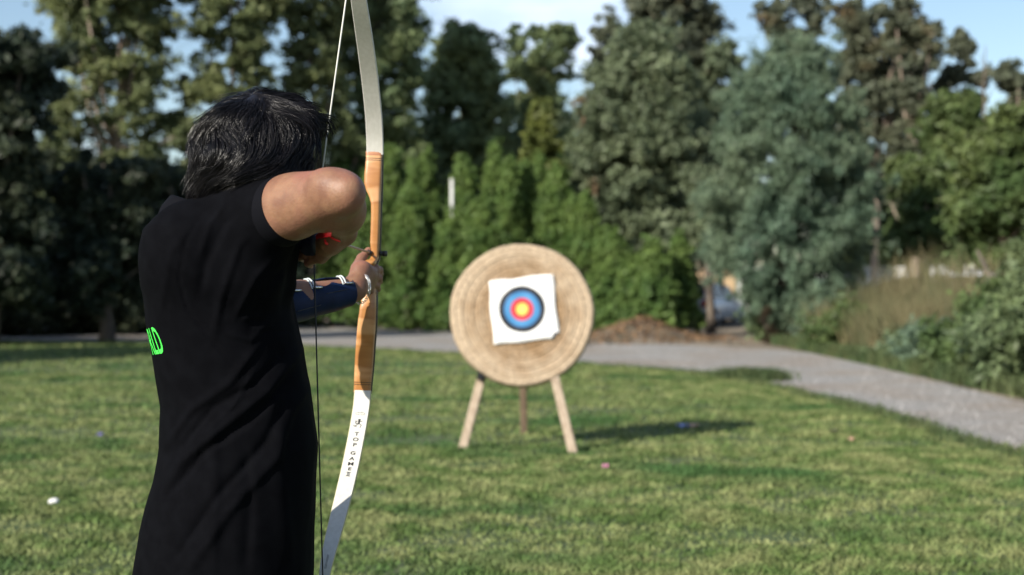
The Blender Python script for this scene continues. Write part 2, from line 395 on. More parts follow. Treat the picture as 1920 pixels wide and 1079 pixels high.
tree('yellowish_tree', 'yellow green young tree between the loose tree and the sage tree', 1020, 50, 52, 195, 380, 'lime', 34, 170, .13, cone, seed=13, cr=.34, tr=.1, group=GT)
tree('sage_tree', 'broad sage green tree with rusty brown patches right of the target', 1205, 46, 140, 72, 540, 'sage', 130, 260, .13, dome, seed=14, cr=.24, tr=.2, hang=-.3, group=GT)
tree('sage_tree', 'smaller green tree wedged between the sage tree and the feathery tree', 1352, 50, 72, 95, 470, 'sage', 50, 220, .13, dome, seed=15, cr=.3, tr=.15, group=GT)
tree('feathery_tree', 'large feathery blue green tree with drooping needles beside the path', 1482, 35, 188, 98, 600, 'teal', 250, 330, .10, lambda t: dome(t) * (1 if t > .3 else .5 + t * 1.67), seed=16, cr=.14, tr=.2, hang=-.6, flat=1.1, aspect=5, group=GT)
tree('gum_tree', 'dark gum tree peeking over the top of the feathery tree', 1485, 58, 60, 5, 230, 'gum', 55, 170, .15, lump, seed=17, cr=.3, tr=.13, group=GT)
tree('gum_tree', 'tall open gum tree with a pale pinkish trunk right of the feathery tree', 1640, 56, 110, 5, 300, 'gum', 130, 170, .14, lump, seed=18, cr=.17, tr=.16, bark=M_palebark, group=GT)
tree('gum_tree', 'gum tree with bare pale stem showing at mid height', 1712, 52, 62, 40, 390, 'gum', 90, 160, .14, lump, seed=19, cr=.22, tr=.17, bark=M_palebark, group=GT)
tree('gum_tree', 'narrow dark gum tree with round top second from the right edge', 1800, 54, 52, 72, 330, 'gum', 60, 170, .14, tall, seed=20, cr=.25, tr=.13, group=GT)
tree('gum_tree', 'gum tree with white stem at the right edge of the photo', 1908, 48, 42, 125, 300, 'gum', 26, 180, .14, lump, seed=21, cr=.38, tr=.13, bark=M_palebark, group=GT)
tree('leafy_tree', 'mid green leafy tree with pale trunk over the dry bank', 1735, 40, 75, 290, 470, 'mid', 48, 230, .12, lump, seed=22, cr=.26, tr=.14, bark=M_palebark, group=GT)
tree('leafy_tree', 'mid green tree at the right edge whose leaves hang over the bank', 1885, 34, 105, 225, 490, 'mid', 95, 250, .11, dome, seed=23, cr=.24, tr=.13, bark=M_palebark, group=GT)
tree('leafy_tree', 'olive green tree in the background between the gum trees at right', 1790, 50, 75, 190, 480, 'mid', 60, 210, .14, lump, seed=24, cr=.28, tr=.15, bark=M_bark, group=GT)
tree('backdrop_tree', 'dark thicket tree behind the parked car', 1290, 62, 110, 300, 560, 'deep', 60, 200, .18, lump, seed=25, cr=.3, group=GT)
tree('backdrop_tree', 'dark thicket tree behind the trunks over the bank', 1660, 64, 120, 330, 520, 'deep', 60, 200, .18, lump, seed=26, cr=.3, group=GT)
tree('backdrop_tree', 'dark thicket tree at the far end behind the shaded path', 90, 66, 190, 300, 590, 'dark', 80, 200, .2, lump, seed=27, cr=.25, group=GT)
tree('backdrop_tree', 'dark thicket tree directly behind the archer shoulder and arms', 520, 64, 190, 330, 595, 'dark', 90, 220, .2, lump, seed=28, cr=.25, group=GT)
tree('backdrop_tree', 'dark thicket tree behind the right end of the conifer hedge', 1150, 63, 120, 330, 575, 'deep', 70, 200, .18, lump, seed=29, cr=.3, group=GT)
tree('backdrop_tree', 'dark thicket tree behind the left end of the conifer hedge', 800, 65, 150, 270, 580, 'deep', 80, 220, .2, lump, seed=30, cr=.28, group=GT)
# trees to the left of the frame: they throw the shade over the left trees and far lawn
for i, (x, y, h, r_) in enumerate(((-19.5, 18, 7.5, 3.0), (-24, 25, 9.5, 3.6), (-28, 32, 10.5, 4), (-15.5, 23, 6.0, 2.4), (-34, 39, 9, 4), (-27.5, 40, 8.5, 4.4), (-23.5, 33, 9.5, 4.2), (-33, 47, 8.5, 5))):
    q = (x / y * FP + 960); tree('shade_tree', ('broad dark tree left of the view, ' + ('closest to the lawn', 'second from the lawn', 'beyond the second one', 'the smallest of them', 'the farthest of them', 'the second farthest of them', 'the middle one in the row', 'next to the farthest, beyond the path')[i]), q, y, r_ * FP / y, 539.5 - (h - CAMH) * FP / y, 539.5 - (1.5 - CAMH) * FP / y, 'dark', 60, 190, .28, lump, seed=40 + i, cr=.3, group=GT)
for i, (x, y, h, r_) in enumerate(((14, 22, 9, 3.2), (17, 29, 11, 3.6), (13, 13, 8, 2.8))):
    q = (x / y * FP + 960); tree('leafy_tree', 'leafy tree right of the view, ' + ('beside the bank', 'the tallest of the three', 'nearest the camera')[i], q, y, r_ * FP / y, 539.5 - (h - CAMH) * FP / y, 539.5 - (.5 - CAMH) * FP / y, 'mid', 60, 150, .2, lump, seed=50 + i, cr=.26, group=GT)
# hedge of young conifers
HG = 'young conifers of the hedge behind the target'
hed = [(560, 300, 55, 52, 'young conifer seen under the archer drawing arm'), (640, 310, 50, 50, 'young conifer behind the drawn arrow and bow hand'), (735, 290, 52, 49, 'young conifer directly right of the bow riser'), (800, 296, 42, 48, 'young conifer between the bow and the white pole'), (868, 318, 44, 47, 'young conifer partly hiding the white pole'),
       (930, 292, 46, 47, 'pointed young conifer just right of the white pole'), (985, 335, 46, 46, 'young conifer rising behind the left half of the target'), (1045, 350, 46, 45, 'young conifer rising behind the right half of the target'), (1098, 400, 38, 43, 'young conifer at the upper right rim of the target'),
       (1150, 478, 42, 41, 'low young conifer with yellowish tips right of the target'), (1225, 462, 50, 38, 'young conifer at the foot of the sage tree beside the soil heap'), (1275, 455, 30, 39, 'last thin young conifer, beside the parked car'),
       (848, 425, 50, 43.5, 'short broad young conifer in front of the white pole'), (765, 380, 50, 44.5, 'lower young conifer in front of the hedge nearest the bow'), (905, 400, 50, 43.2, 'lower young conifer in front of the hedge left of the target'), (690, 360, 50, 46, 'young conifer seen behind the bow riser'),
       (775, 330, 34, 46.2, 'thin pale tipped conifer between the two tallest by the bow'), (955, 330, 34, 45.2, 'thin conifer whose tip shows above the left of the target'), (1012, 318, 30, 47.5, 'thin conifer behind the middle of the target'), (1072, 385, 44, 43.4, 'bushy conifer behind the right rim of the target'), (1128, 440, 40, 42.6, 'bushy low conifer where the hedge drops, right of the target'), (1190, 500, 40, 39.2, 'lowest conifer of the hedge, above the soil heap')]
for i, (px, ty, hw, Y, lab) in enumerate(hed):
    b = 539.5 + FP * CAMH / Y - 8
    for _ in (0,):
        tree('conifer', lab, px, Y, hw * (1.35 + .5 * ((i * 37) % 10) / 10), ty - 16 + ((i * 53) % 9 - 4) * 3, b, 'hedge', 130, 110, .095, lambda t: max(.05, (1 - t) ** .8 * (1 + .22 * math.sin(t * 17 + px))), seed=60 + i, cr=.15, tr=.07, hang=.45, aspect=3.2, cat='conifer shrub', group=HG, flat=1.5, gz=0)
# ---- low shrubs, reeds, weeds by the bank and path
def shrub(label, x, y, hw, h, kind, n=26, per=150, leaf=.05, seed=0, hang=None, aspect=2.2, name='shrub'):
    rng = np.random.default_rng(seed + 300); gz = float(bankz(x, y))
    o = empty(name, (x, y, gz), label, 'shrub', 'shrubs on the bank beside the gravel path')
    V, NBs, C = crown_points(x, y, gz + .03, gz + h, hw, n, per, dome, rng, .34)
    L, F = leaf_quads(V, leaf, aspect, NBs, hang=hang, rng=rng); build('foliage', L, F, FM[kind], o, smooth=False)
    mb = MB()
    for c in C[:8]: mb.tube([(x, y, gz - .05), ((x + c[0]) / 2, (y + c[1]) / 2, gz + (c[2] - gz) * .6), c[:3]], [.018, .012, .005], 5)
    mb.build('stem', M_bark, o); return o
shrub('bushy dark green shrub at the right edge beside the path', 7.0, 19.0, .95, 1.25, 'deep', 50, 190, .06, 1)
shrub('green shrub on the bank left of the leaning trunk', 7.2, 21.5, .9, 1.15, 'mid', 45, 190, .06, 2)
shrub('feathery blue green shrub in the middle of the bank foot', 7.1, 23.5, .7, .65, 'teal', 40, 190, .06, 3, -.3, 4)
shrub('low green shrub where the reeds meet the path', 6.95, 25.2, .6, .5, 'deep', 34, 160, .06, 4)
shrub('small leafy shrub under the feathery tree at the bend of the path', 6.9, 29.5, .8, .85, 'mid', 34, 160, .06, 5)
shrub('dark shrub under the left side of the feathery tree', 6.5, 35.5, .7, 1.0, 'deep', 36, 170, .07, 6)
shrub('blue green shrub under the right side of the feathery tree', 7.3, 33, .9, 1.2, 'teal', 36, 170, .07, 7, -.3, 4)
shrub('red brown withered shrub at the foot of the feathery tree', 6.15, 34.0, .22, .85, 'brown', 14, 110, .05, 8)
shrub('tall green shrub high on the bank below the white wall', 9.6, 25.5, .8, .8, 'mid', 34, 170, .06, 9)
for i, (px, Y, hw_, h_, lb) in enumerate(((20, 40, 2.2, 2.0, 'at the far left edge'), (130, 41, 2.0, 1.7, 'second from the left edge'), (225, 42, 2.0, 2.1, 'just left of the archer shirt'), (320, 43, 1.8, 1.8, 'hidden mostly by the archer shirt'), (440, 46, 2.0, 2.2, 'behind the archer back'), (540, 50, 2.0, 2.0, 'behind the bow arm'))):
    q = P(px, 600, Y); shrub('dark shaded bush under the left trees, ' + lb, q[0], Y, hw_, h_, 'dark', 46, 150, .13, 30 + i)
shrub('dark shrub low at the far right behind the leaning trunk', 8.3, 22.0, 1.1, 1.7, 'deep', 50, 190, .07, 10)
def blades(n, fx, fy, h, wd, rng, zf, mat_, name, lean=.35, seg=2, clump=None, **kw):
    x = fx(n); y = fy(n, x); z = zf(x, y)
    hh = h * rng.uniform(.55, 1.2, n); a = rng.uniform(0, 2 * pi, n); tl = rng.normal(0, lean, (n, 2))
    sd = np.stack([np.cos(a), np.sin(a), np.zeros(n)], 1) * (wd * rng.uniform(.6, 1.3, n))[:, None]
    b = np.stack([x, y, z], 1); tip = b + np.stack([tl[:, 0] * hh, tl[:, 1] * hh, hh], 1); mid = b + (tip - b) * .5 + np.array([0, 0, 1.]) * (hh * .08)[:, None] - np.stack([tl[:, 0] * hh, tl[:, 1] * hh, 0 * hh], 1) * .15
    V = np.stack([b - sd, b + sd, mid + sd * .7, tip, mid - sd * .7], 1).reshape(-1, 3); i = np.arange(n) * 5
    F = np.stack([i, i + 1, i + 2, i + 4], 1); F2 = np.stack([i + 4, i + 2, i + 3, i + 3], 1)
    me = bpy.data.meshes.new(name)
    T = np.concatenate([np.stack([i, i + 1, i + 2], 1), np.stack([i, i + 2, i + 4], 1), np.stack([i + 4, i + 2, i + 3], 1)])
    o = build(name, V, T, mat_, smooth=False); meta(o, kind='stuff', **kw); return o
M_reed = mat('dry_reeds', (.20, .165, .085), .8, (.09, .105, .045), 1.2, island=.35, trans=.25)
rg = np.random.default_rng(5)
blades(7500, lambda n: 6.75 + np.abs(rg.normal(0, 1.4, n)), lambda n, x: 25.0 + rg.uniform(0, 8.5, n), 1.0, .011, rg, lambda x, y: bankz(x, y) - .02, M_reed, 'dry_grass', .22,
       label='tall dry yellowish grass growing on the bank right of the feathery tree', cat='dry grass')
M_weed = mat('green_weeds', (.05, .09, .03), .8, (.10, .12, .045), 2, island=.4, trans=.25)
blades(9000, lambda n: 6.15 + np.abs(rg.normal(0, .55, n)), lambda n, x: rg.uniform(15, 34, n), .26, .012, rg, lambda x, y: bankz(x, y) - .01, M_weed, 'weeds', .5,
       label='green weeds and grass along the foot of the bank beside the path', cat='weeds')
# grass of the lawn: blades, denser and finer close to the camera
M_grass = mat('grass_blades', (.110, .175, .048), .75, (.28, .305, .125), 3.0, island=.42, trans=.3, detail=6, col3=(.065, .138, .040), scale3=.55, ramp=(.40, .62), ramp3=(.52, .64), spec=.3, coord='Object')
_o = np.argsort(LE[:, 1]); _ly, _lx = LE[_o, 1], LE[_o, 0]
def lawn_x_limit(y): return np.interp(y, _ly, _lx)
def gfx(lo, hi): return lambda n: rg.uniform(lo, hi, n)
def place(n, y0, y1, hmul):
    y = y0 + (y1 - y0) * rg.uniform(0, 1, n) ** hmul; half = y * .40 + .5; x = rg.uniform(-1, 1, n) * half
    lim = lawn_x_limit(y) + rg.normal(0, .06, n); x = np.where(x > lim, lim - (rg.uniform(0, 1, n) ** .5) * 1.5 * 0 - rg.uniform(0, 1.6, n), x); return x, y
xs, ys = [], []
for n, y0, y1, e in ((190000, 5.6, 12, 1), (130000, 12, 22, 1), (60000, 22, 35.5, 1)):
    a, b_ = place(n, y0, y1, e); xs.append(a); ys.append(b_)
xs = np.concatenate(xs); ys = np.concatenate(ys)
# patchiness: thin the sward along soft noise
pt = np.stack([xs, ys, 0 * xs], 1); dens = snoise(pt, 5, 50) + .7 * snoise(pt, 13, 51); hgt = .85 + .22 * dens
k_ = rg.uniform(-2.6, 1.2, len(xs)) < dens; xs, ys, hgt = xs[k_], ys[k_], hgt[k_]
_h = np.clip(hgt, .4, 1.5) * .034 * (1 + .02 * ys)
blades(len(xs), lambda n: xs, lambda n, x: ys, _h, .0032 + .00042 * np.mean(ys) * np.clip(ys / 14, .5, 2.4), rg, lambda x, y: 0 * x + .004, M_grass, 'grass', .75,
       label='short mown grass of the archery lawn with yellowish patches', cat='grass')
# taller grass tufts along the edge of the lawn by the path
k = 5200; ti = rg.integers(int(len(LE) * .12), int(len(LE) * .86), k); tf = rg.uniform(0, 1, (k, 1)); tp = LE[ti] * (1 - tf) + LE[ti + 1] * tf + rg.normal(0, .10, (k, 2)) - np.array([.08, .05])
blades(k, lambda n: tp[:, 0], lambda n, x: tp[:, 1], .09, .007, rg, lambda x, y: 0 * x, M_weed, 'edge_grass', .5, label='ragged taller grass along the edge of the lawn where it meets the gravel', cat='grass')
k = 2600; tx = rg.normal(0, .24, k); ty_ = rg.normal(0, .22, k); c0 = G(1405, 712)
blades(k, lambda n: c0[0] + tx, lambda n, x: c0[1] + ty_, .17, .009, rg, lambda x, y: 0 * x, M_weed, 'grass_tuft', .5, label='dark green tuft of longer grass at the bend of the gravel path', cat='grass')
# gravel stones
M_stone = mat('gravel_stone', (.36, .35, .34), .9, (.20, .19, .18), 9, island=.4)
n = 9000; t_ = rg.uniform(0, 1, n); ii = rg.integers(int(len(LE) * .25), int(len(LE) * .93), n); pp = LE[ii] * (1 - t_[:, None]) + FE[ii] * t_[:, None] + rg.normal(0, .15, (n, 2))
dd = np.array([[1, 0, 0], [0, 1, 0], [-1, 0, 0], [0, -1, 0], [0, 0, .8]]); sz = rg.uniform(.005, .017, n)
V = np.concatenate([pp, np.full((n, 1), .004)], 1)[:, None] + dd[None] * sz[:, None, None] * rg.uniform(.6, 1.3, (n, 5, 1)); i = np.arange(n) * 5
T = np.concatenate([np.stack([i + a, i + b, i + 4], 1) for a, b in ((0, 1), (1, 2), (2, 3), (3, 0))])
meta(build('gravel', V.reshape(-1, 3), T, M_stone, smooth=False), label='loose grey gravel stones scattered over the path', cat='gravel', kind='stuff')
# brown debris on the soil heap
M_debris = mat('dry_debris', (.20, .12, .06), .9, (.10, .06, .035), 3, island=.5)
V = np.stack([rg.normal(3.2, 1.2, 2600), rg.normal(37.2, 1.4, 2600), np.zeros(2600)], 1); V[:, 2] = bankz(V[:, 0], V[:, 1]) + .03
L, F = leaf_quads(V, .09, 4, np.array([0, 0, 1.2])); meta(build('leaf_litter', L, F, M_debris, smooth=False), label='brown dry leaves and twigs covering the heap of soil behind the target', cat='leaf litter', kind='stuff')
V = np.stack([rg.uniform(-22, 6, 5200), rg.uniform(40, 60, 5200), np.full(5200, .015)], 1); V = V[V[:, 1] > 47 - .0 * V[:, 0]]
L, F = leaf_quads(V, .06, 2, np.array([0, 0, 1.5])); meta(build('leaf_litter', L, F, M_debris, smooth=False), label='fallen brown leaves under the hedge and dark trees', cat='leaf litter', kind='stuff')

# rocks and litter
M_white = mat('white_plastic', (.78, .78, .76), .5, (.6, .6, .58), 30)
M_rock = mat('pale_rock', (.6, .58, .55), .9, (.4, .38, .36), 12, bump=.01)
def rock(name, label, c, r, m, cat, group=None, seed=0, flat=.6):
    mb = MB().ball(np.zeros(3), 1., 12, 8); V = np.array(mb.v); V = V * (1 + .18 * snoise(V, 2.3, 70 + seed)[:, None]) * np.array([r, r * .85, r * flat])
    mb.v = [tuple(v) for v in V + np.array(c) + np.array([0, 0, r * flat * .7])]; return meta(mb.build(name, m), label, cat, group)
GR = 'pale stones at the far edge of the path'
for i, (px, py, r, lab) in enumerate(((735, 607, .16, 'small pale stone at the path edge nearest the bow'), (760, 604, .22, 'larger white stone at the foot of the hedge'), (712, 600, .10, 'tiny pale stone just right of the bow riser'), (1168, 628, .16, 'pale stone on top of the heap of soil'))):
    g = G(px, py + 4); g[2] = bankz(g[0], g[1]); rock('stone', lab, g, r, M_rock, 'stone', GR, i)
rock('pebble', 'white pebble lying on the lawn at the lower left', G(101, 951) + np.array([0, 0, .02]), .032, M_white, 'pebble', None, 5)
M_pink = mat('pink_plastic', (.75, .30, .48), .5); M_blue = mat('blue_plastic', (.42, .48, .85), .5); M_oran = mat('orange_plastic', (.80, .48, .36), .5); M_purp = mat('violet_plastic', (.22, .2, .5), .5)
M_darkl = mat('dark_dry_leaf', (.07, .055, .05), .8)
def wrapper(name, label, px, py, parts, cat):
    g = G(px, py) + np.array([0, 0, .035]); o = empty(name, g, label, cat)
    for nm, dx, m, w_ in parts:
        A = np.zeros((6, 6, 3))
        for i in range(6):
            for j in range(6):
                q = np.array([(i / 5 - .5) * w_, (j / 5 - .5) * w_ * .8, 0]); A[i, j] = g + q + np.array([dx, 0, .018 * math.sin(i * 1.9 + px) * math.cos(j * 1.7) + .008])
        B_ = A - np.array([0, 0, .003]); mb = MB().grid(A).grid(B_[::-1]); mb.build(nm, m, o)
    return o
wrapper('wrapper', 'crumpled blue and orange wrapper lying in the target shadow', 1289, 806, [('blue_half', -.045, M_blue, .11), ('orange_half', .055, M_oran, .10)], 'litter')
wrapper('scrap', 'tiny pink scrap on the grass right of the target legs', 1135, 884, [('scrap_piece', 0, M_pink, .04)], 'litter')
wrapper('scrap', 'tiny violet scrap on the shaded grass left of the archer', 187, 823, [('scrap_piece', 0, M_purp, .045)], 'litter')
wrapper('scrap', 'tiny pale orange scrap on the right side of the lawn', 1596, 832, [('scrap_piece', 0, M_oran, .04)], 'litter')
wrapper('dead_leaf', 'dark dead leaf lying on the right side of the lawn', 1565, 816, [('leaf_blade', 0, M_darkl, .07)], 'leaf')
# white pole in the hedge
g = P(850, 600, 46.0); g[2] = 0
o = empty('white_pole', g, 'white pole standing half hidden among the hedge conifers', 'pole')
MB().tube([g + np.array([0, -1.2, 0]), g + np.array([0, -1.2, 4.70])], .045, 12).build('shaft', M_white, o)
MB().ball(g + np.array([0, -1.2, 4.72]), .06, 12, 8).build('cap', M_white, o)
# leaning trunk at right
o = empty('leaning_trunk', (8.2, 22.6, .35), 'bare dark trunk leaning over the bank at the right edge', 'tree trunk')
MB().tube([P(1940, 660, 22.5), P(1905, 610, 22.6), P(1878, 565, 22.8), P(1850, 505, 23.1), P(1832, 470, 23.4)], [.07, .06, .055, .04, .02], 8).build('trunk', M_bark, o)
o = empty('dead_twig', P(1845, 480, 47) * np.array([1, 1, 0]), 'bare dead sapling sticking up into the sky at right', 'dead tree')
mb = MB().tube([P(1845, 560, 47) * np.array([1, 1, 0]), P(1846, 300, 47), P(1845, 150, 47), P(1848, 85, 47)], [.06, .05, .035, .012], 6)
for a, b, c in ((150, 1862, 118), (175, 1828, 140), (130, 1838, 100), (200, 1866, 160)): mb.tube([P(1845, a, 47), P(b, c, 47)], [.02, .006], 5)
mb.build('trunk', M_bark, o)
# trunk in front of the car
o = tree('trunk_tree', 'thin trunked tree in front of the parked white car', 1332, 42, 60, 330, 470, 'sage', 26, 170, .11, lump, seed=90, cr=.32, tr=.15, bark=M_bark, group=GT)

# ------------------------------------------------------------------ parked cars
M_car = mat('white_car_paint', (.72, .74, .77), .3, coat=.6); M_glass = mat('dark_car_glass', (.012, .015, .02), .12, spec=.6)
M_tyre = mat('tyre_rubber', (.02, .02, .02), .85); M_rim = mat('alloy_rim', (.5, .5, .52), .35, metal=.8); M_red = mat('red_lens', (.45, .015, .03), .25)
M_blackpl = mat('black_plastic', (.02, .02, .022), .5); M_lamp = mat('clear_lens', (.7, .7, .72), .15)
def make_car(label):
    o = empty('parked_car', (0, 0, 0), label, 'car', 'white cars parked behind the trees')
    L = 4.2; W = 1.76
    xs = [-2.1, -2.05, -1.9, -1.5, -1.0, -.4, .3, .9, 1.2, 1.6, 1.95, 2.1]       # rear .. front
    zb = [.45, .34, .27, .25, .24, .24, .24, .24, .25, .27, .34, .45]; zt = [.80, .92, .95, .96, .95, .94, .93, .92, .90, .84, .74, .62]
    A = []
    for x, b, t in zip(xs, zb, zt):
        e = 1 - .12 * (abs(x) / 2.1) ** 4; w_ = W / 2 * e; r = []
        for (yy, zz) in ((-.86, b), (-.97, b + .08), (-1, b + (t - b) * .55), (-.97, t - .05), (-.88, t), (0, t + .03), (.88, t), (.97, t - .05), (1, b + (t - b) * .55), (.97, b + .08), (.86, b), (0, b), (-.86, b)): r.append((x, yy * w_, zz))
        A.append(r)
    mb = MB().grid(np.array(A)); mb.add(A[0][:12], [tuple(range(12))]); mb.add(A[-1][:12], [tuple(range(12))[::-1]])
    for s in (-1, 1):
        for x in (-1.3, 1.3): mb.tube([(x, s * .60, .31), (x, s * .885, .31)], .37, 20)
    mb.build('body', M_car, o)
    cab = [(-1.98, .93), (-1.72, 1.36), (-1.45, 1.47), (-.6, 1.52), (.2, 1.46), (1.05, .92)]
    A = []
    for x, z in cab:
        f = (z - .92) / .6; w_ = W / 2 * (.93 - .17 * f); A.append([(x, -W / 2 * .94, .90), (x, -w_, z - .05 * f), (x, -w_ * .86, z), (x, 0, z + .02), (x, w_ * .86, z), (x, w_, z - .05 * f), (x, W / 2 * .94, .90)])
    MB().grid(np.array(A)).build('cabin', M_car, o)
    mb = MB()                                   # glazing just proud of the cabin
    def plate(q, off):
        q = np.array(q, float) + np.array(off); mb.add(q, [(0, 1, 2, 3)])
    rear = MB(); rear.add([(-1.965, -.66, .99), (-1.965, .66, .99), (-1.765, .58, 1.33), (-1.765, -.58, 1.33)], [(0, 1, 2, 3)]); rear.build('rear_window', M_glass, o)
    fr = MB(); fr.add([(1.0, -.68, .985), (1.0, .68, .985), (.31, .58, 1.43), (.31, -.58, 1.43)], [(0, 1, 2, 3)]); fr.build('windscreen', M_glass, o)
    for s in (-1, 1):
        for (a, b, c, d) in ((-1.6, -.55, -.55, -1.5), (-.47, .78, .22, -.47)):
            q = MB(); q.add([(a, s * .815, .98), (b, s * .815, .98), (c, s * .70, 1.41), (d, s * .70, 1.41)], [(0, 1, 2, 3)]); q.build('side_window', M_glass, o)
        MB().box((-2.06, s * .70, .80), (.12, .22, .26), bev=.03).build('tail_lamp', M_red, o)
        MB().box((2.02, s * .62, .66), (.14, .32, .14), bev=.03).build('headlight', M_lamp, o)
        MB().box((.55, s * .98, 1.0), (.12, .18, .12), bev=.03).build('mirror', M_car, o)
        for x in (-1.3, 1.3):
            t = MB().tube([(x, s * .70, .31), (x, s * .90, .31)], .31, 24).build('wheel', M_tyre, o)
            MB().tube([(x, s * .895, .31), (x, s * .915, .31)], .20, 16).build('rim', M_rim, t)
    MB().box((-2.10, 0, .42), (.10, 1.5, .16), bev=.03).build('bumper', M_blackpl, o)
    MB().box((-2.135, 0, .66), (.02, .5, .11)).build('number_plate', M_white, o)
    return o
car = make_car('white hatchback parked behind the thin trunk left of the feathery tree'); car.location = (6.9, 50.5, 0); car.rotation_euler = (0, 0, R(62))
c2 = copy_tree(car); c2.location = (15.6, 47, 1.02); c2.rotation_euler = (0, 0, R(8)); c2['label'] = 'white car behind the bank whose roof shows left of the pale trunk'
c3 = copy_tree(car); c3.location = (17.9, 52.5, .6); c3.rotation_euler = (0, 0, R(-6)); c3['label'] = 'white car behind the bank whose roof shows at the far right'
for c_ in (c2, c3): c_.location.z = float(bankz(c_.location.x, c_.location.y))
# low white wall behind the bank, tan wall behind the car
M_wall = mat('white_wall', (.72, .72, .70), .85, (.5, .5, .49), 1.5); M_tan = mat('tan_plaster', (.52, .38, .22), .9, (.42, .30, .18), 1.2)
MBx = MB().box((16.5, 57, .95), (15, .25, 2.3), bev=.02); MBx.box((16.5, 57, 2.14), (15.1, .34, .08)); meta(MBx.build('garden_wall', M_wall), 'low white wall seen between the trunks above the dry bank', 'wall')
MBx = MB().box((8.6, 60, 1.0), (7.5, .25, 2.0), bev=.02); MBx.box((8.6, 60, 2.04), (7.6, .36, .08)); meta(MBx.build('garden_wall', M_tan), 'tan plastered wall behind the parked white hatchback', 'wall')
MBx = MB().box((-14, 66.5, .9), (26, .25, 1.8), bev=.02); meta(MBx.build('garden_wall', M_wall), 'pale wall glimpsed through the dark trees at far left', 'wall')

# ================================================================== STRAW TARGET
YT = 11.85; TC = P(979, 589, YT); TRAD = 131 / FP * YT
TA = R(8); TN = np.array([0, -math.cos(TA), math.sin(TA)]); TUx = np.array([1., 0, 0]); TUz = np.cross(TUx, TN) * -1; TUz = U(np.array([0, math.sin(TA), math.cos(TA)]))
tg = empty('archery_target', (TC[0], YT + .5, 0), 'round coiled straw archery target on a three legged wooden stand', 'archery target')
m = bpy.data.materials.new('coiled_straw'); m.use_nodes = True; t = m.node_tree; b = t.nodes['Principled BSDF']; b.inputs['Roughness'].default_value = .9; b.inputs['Specular IOR Level'].default_value = .2
tc = N(t, 'ShaderNodeTexCoord'); sx = N(t, 'ShaderNodeVectorMath', operation='LENGTH'); mp = N(t, 'ShaderNodeMapping'); mp.inputs['Scale'].default_value = (1, .0, 1)
mp.inputs['Location'].default_value = tuple(-(TC - np.array([TC[0], YT + .5, 0])) * np.array([1, 0, 1]))
t.links.new(tc.outputs['Object'], mp.inputs[0]); t.links.new(mp.outputs[0], sx.inputs[0])
n1 = N(t, 'ShaderNodeTexNoise'); n1.inputs['Scale'].default_value = 7; n1.inputs['Detail'].default_value = 6; t.links.new(tc.outputs['Object'], n1.inputs['Vector'])
n2 = N(t, 'ShaderNodeTexNoise'); n2.inputs['Scale'].default_value = 70; n2.inputs['Detail'].default_value = 4; t.links.new(tc.outputs['Object'], n2.inputs['Vector'])
ad = N(t, 'ShaderNodeMath', operation='MULTIPLY_ADD'); ad.inputs[1].default_value = .5; t.links.new(n1.outputs['Fac'], ad.inputs[0]); t.links.new(sx.outputs['Value'], ad.inputs[2])
cr = N(t, 'ShaderNodeValToRGB'); e = cr.color_ramp.elements; e[0].position = .50; e[0].color = (.25, .16, .085, 1); e[1].position = .80; e[1].color = (.43, .335, .235, 1); t.links.new(ad.outputs[0], cr.inputs[0])
mr = N(t, 'ShaderNodeMapRange'); mr.inputs[1].default_value = .3; mr.inputs[2].default_value = .7; mr.inputs[3].default_value = .5; mr.inputs[4].default_value = 1.35; t.links.new(n2.outputs['Fac'], mr.inputs[0])
hs = N(t, 'ShaderNodeHueSaturation'); t.links.new(cr.outputs[0], hs.inputs['Color']); t.links.new(mr.outputs[0], hs.inputs['Value']); t.links.new(hs.outputs[0], b.inputs['Base Color'])
M_straw = m
rs = []; prof = []
TH = .15
nring = 20
prof.append((0, 0))
for i in range(nring):
    for j in range(6):
        q = (j + .5) / 6; rr = TRAD * (i + q) / nring; prof.append((rr, .009 * math.sin(pi * q) * (.6 + .4 * math.sin(i * 2.3)) - .003))
for j in range(9): a = -pi / 2 + pi * j / 8; prof.append((TRAD + .004 + .02 * math.cos(a) * 1, -TH / 2 * (1 + math.sin(a)) if False else -(TH) * (j / 8)))
prof.append((TRAD * .97, -TH - .004)); prof.append((0, -TH - .004))
V = []; K = 140
for (r_, d_) in prof:
    for j in range(K):
        a = 2 * pi * j / K; wob = 1 + .006 * math.sin(3 * a) + .004 * math.sin(7 * a + 1) + .002 * math.sin(31 * a) * (r_ / TRAD); V.append(TC + (TUx * math.cos(a) + TUz * math.sin(a)) * r_ * wob + TN * (d_ + .002 * math.sin(40 * a + r_ * 90)))
F = [(i * K + j, (i + 1) * K + j, (i + 1) * K + (j + 1) % K, i * K + (j + 1) % K) for i in range(len(prof) - 1) for j in range(K)]
build('straw_disc', np.array(V), F, M_straw, tg)
# paper face
pc = P(983, 579, YT - .05)
m = bpy.data.materials.new('target_paper'); m.use_nodes = True; t = m.node_tree; b = t.nodes['Principled BSDF']; b.inputs['Roughness'].default_value = .6
tc = N(t, 'ShaderNodeTexCoord'); ln = N(t, 'ShaderNodeVectorMath', operation='LENGTH'); t.links.new(tc.outputs['Object'], ln.inputs[0])
cr = N(t, 'ShaderNodeValToRGB'); cr.color_ramp.interpolation = 'CONSTANT'; e = cr.color_ramp.elements
sc = YT / FP; stops = [(0, (.85, .62, .13)), (8, (.80, .45, .07)), (12.5, (.62, .035, .045)), (17, (.55, .03, .05)), (21.5, (.055, .23, .46)), (30, (.035, .165, .38)), (34.0, (.008, .011, .018)), (43.8, (.78, .78, .77))]
e[0].color = (*stops[0][1], 1)
for i, (r_, c_) in enumerate(stops[1:]):
    el = e[1] if i == 0 else e.new(.5); el.position = r_ / 100; el.color = (*c_, 1)
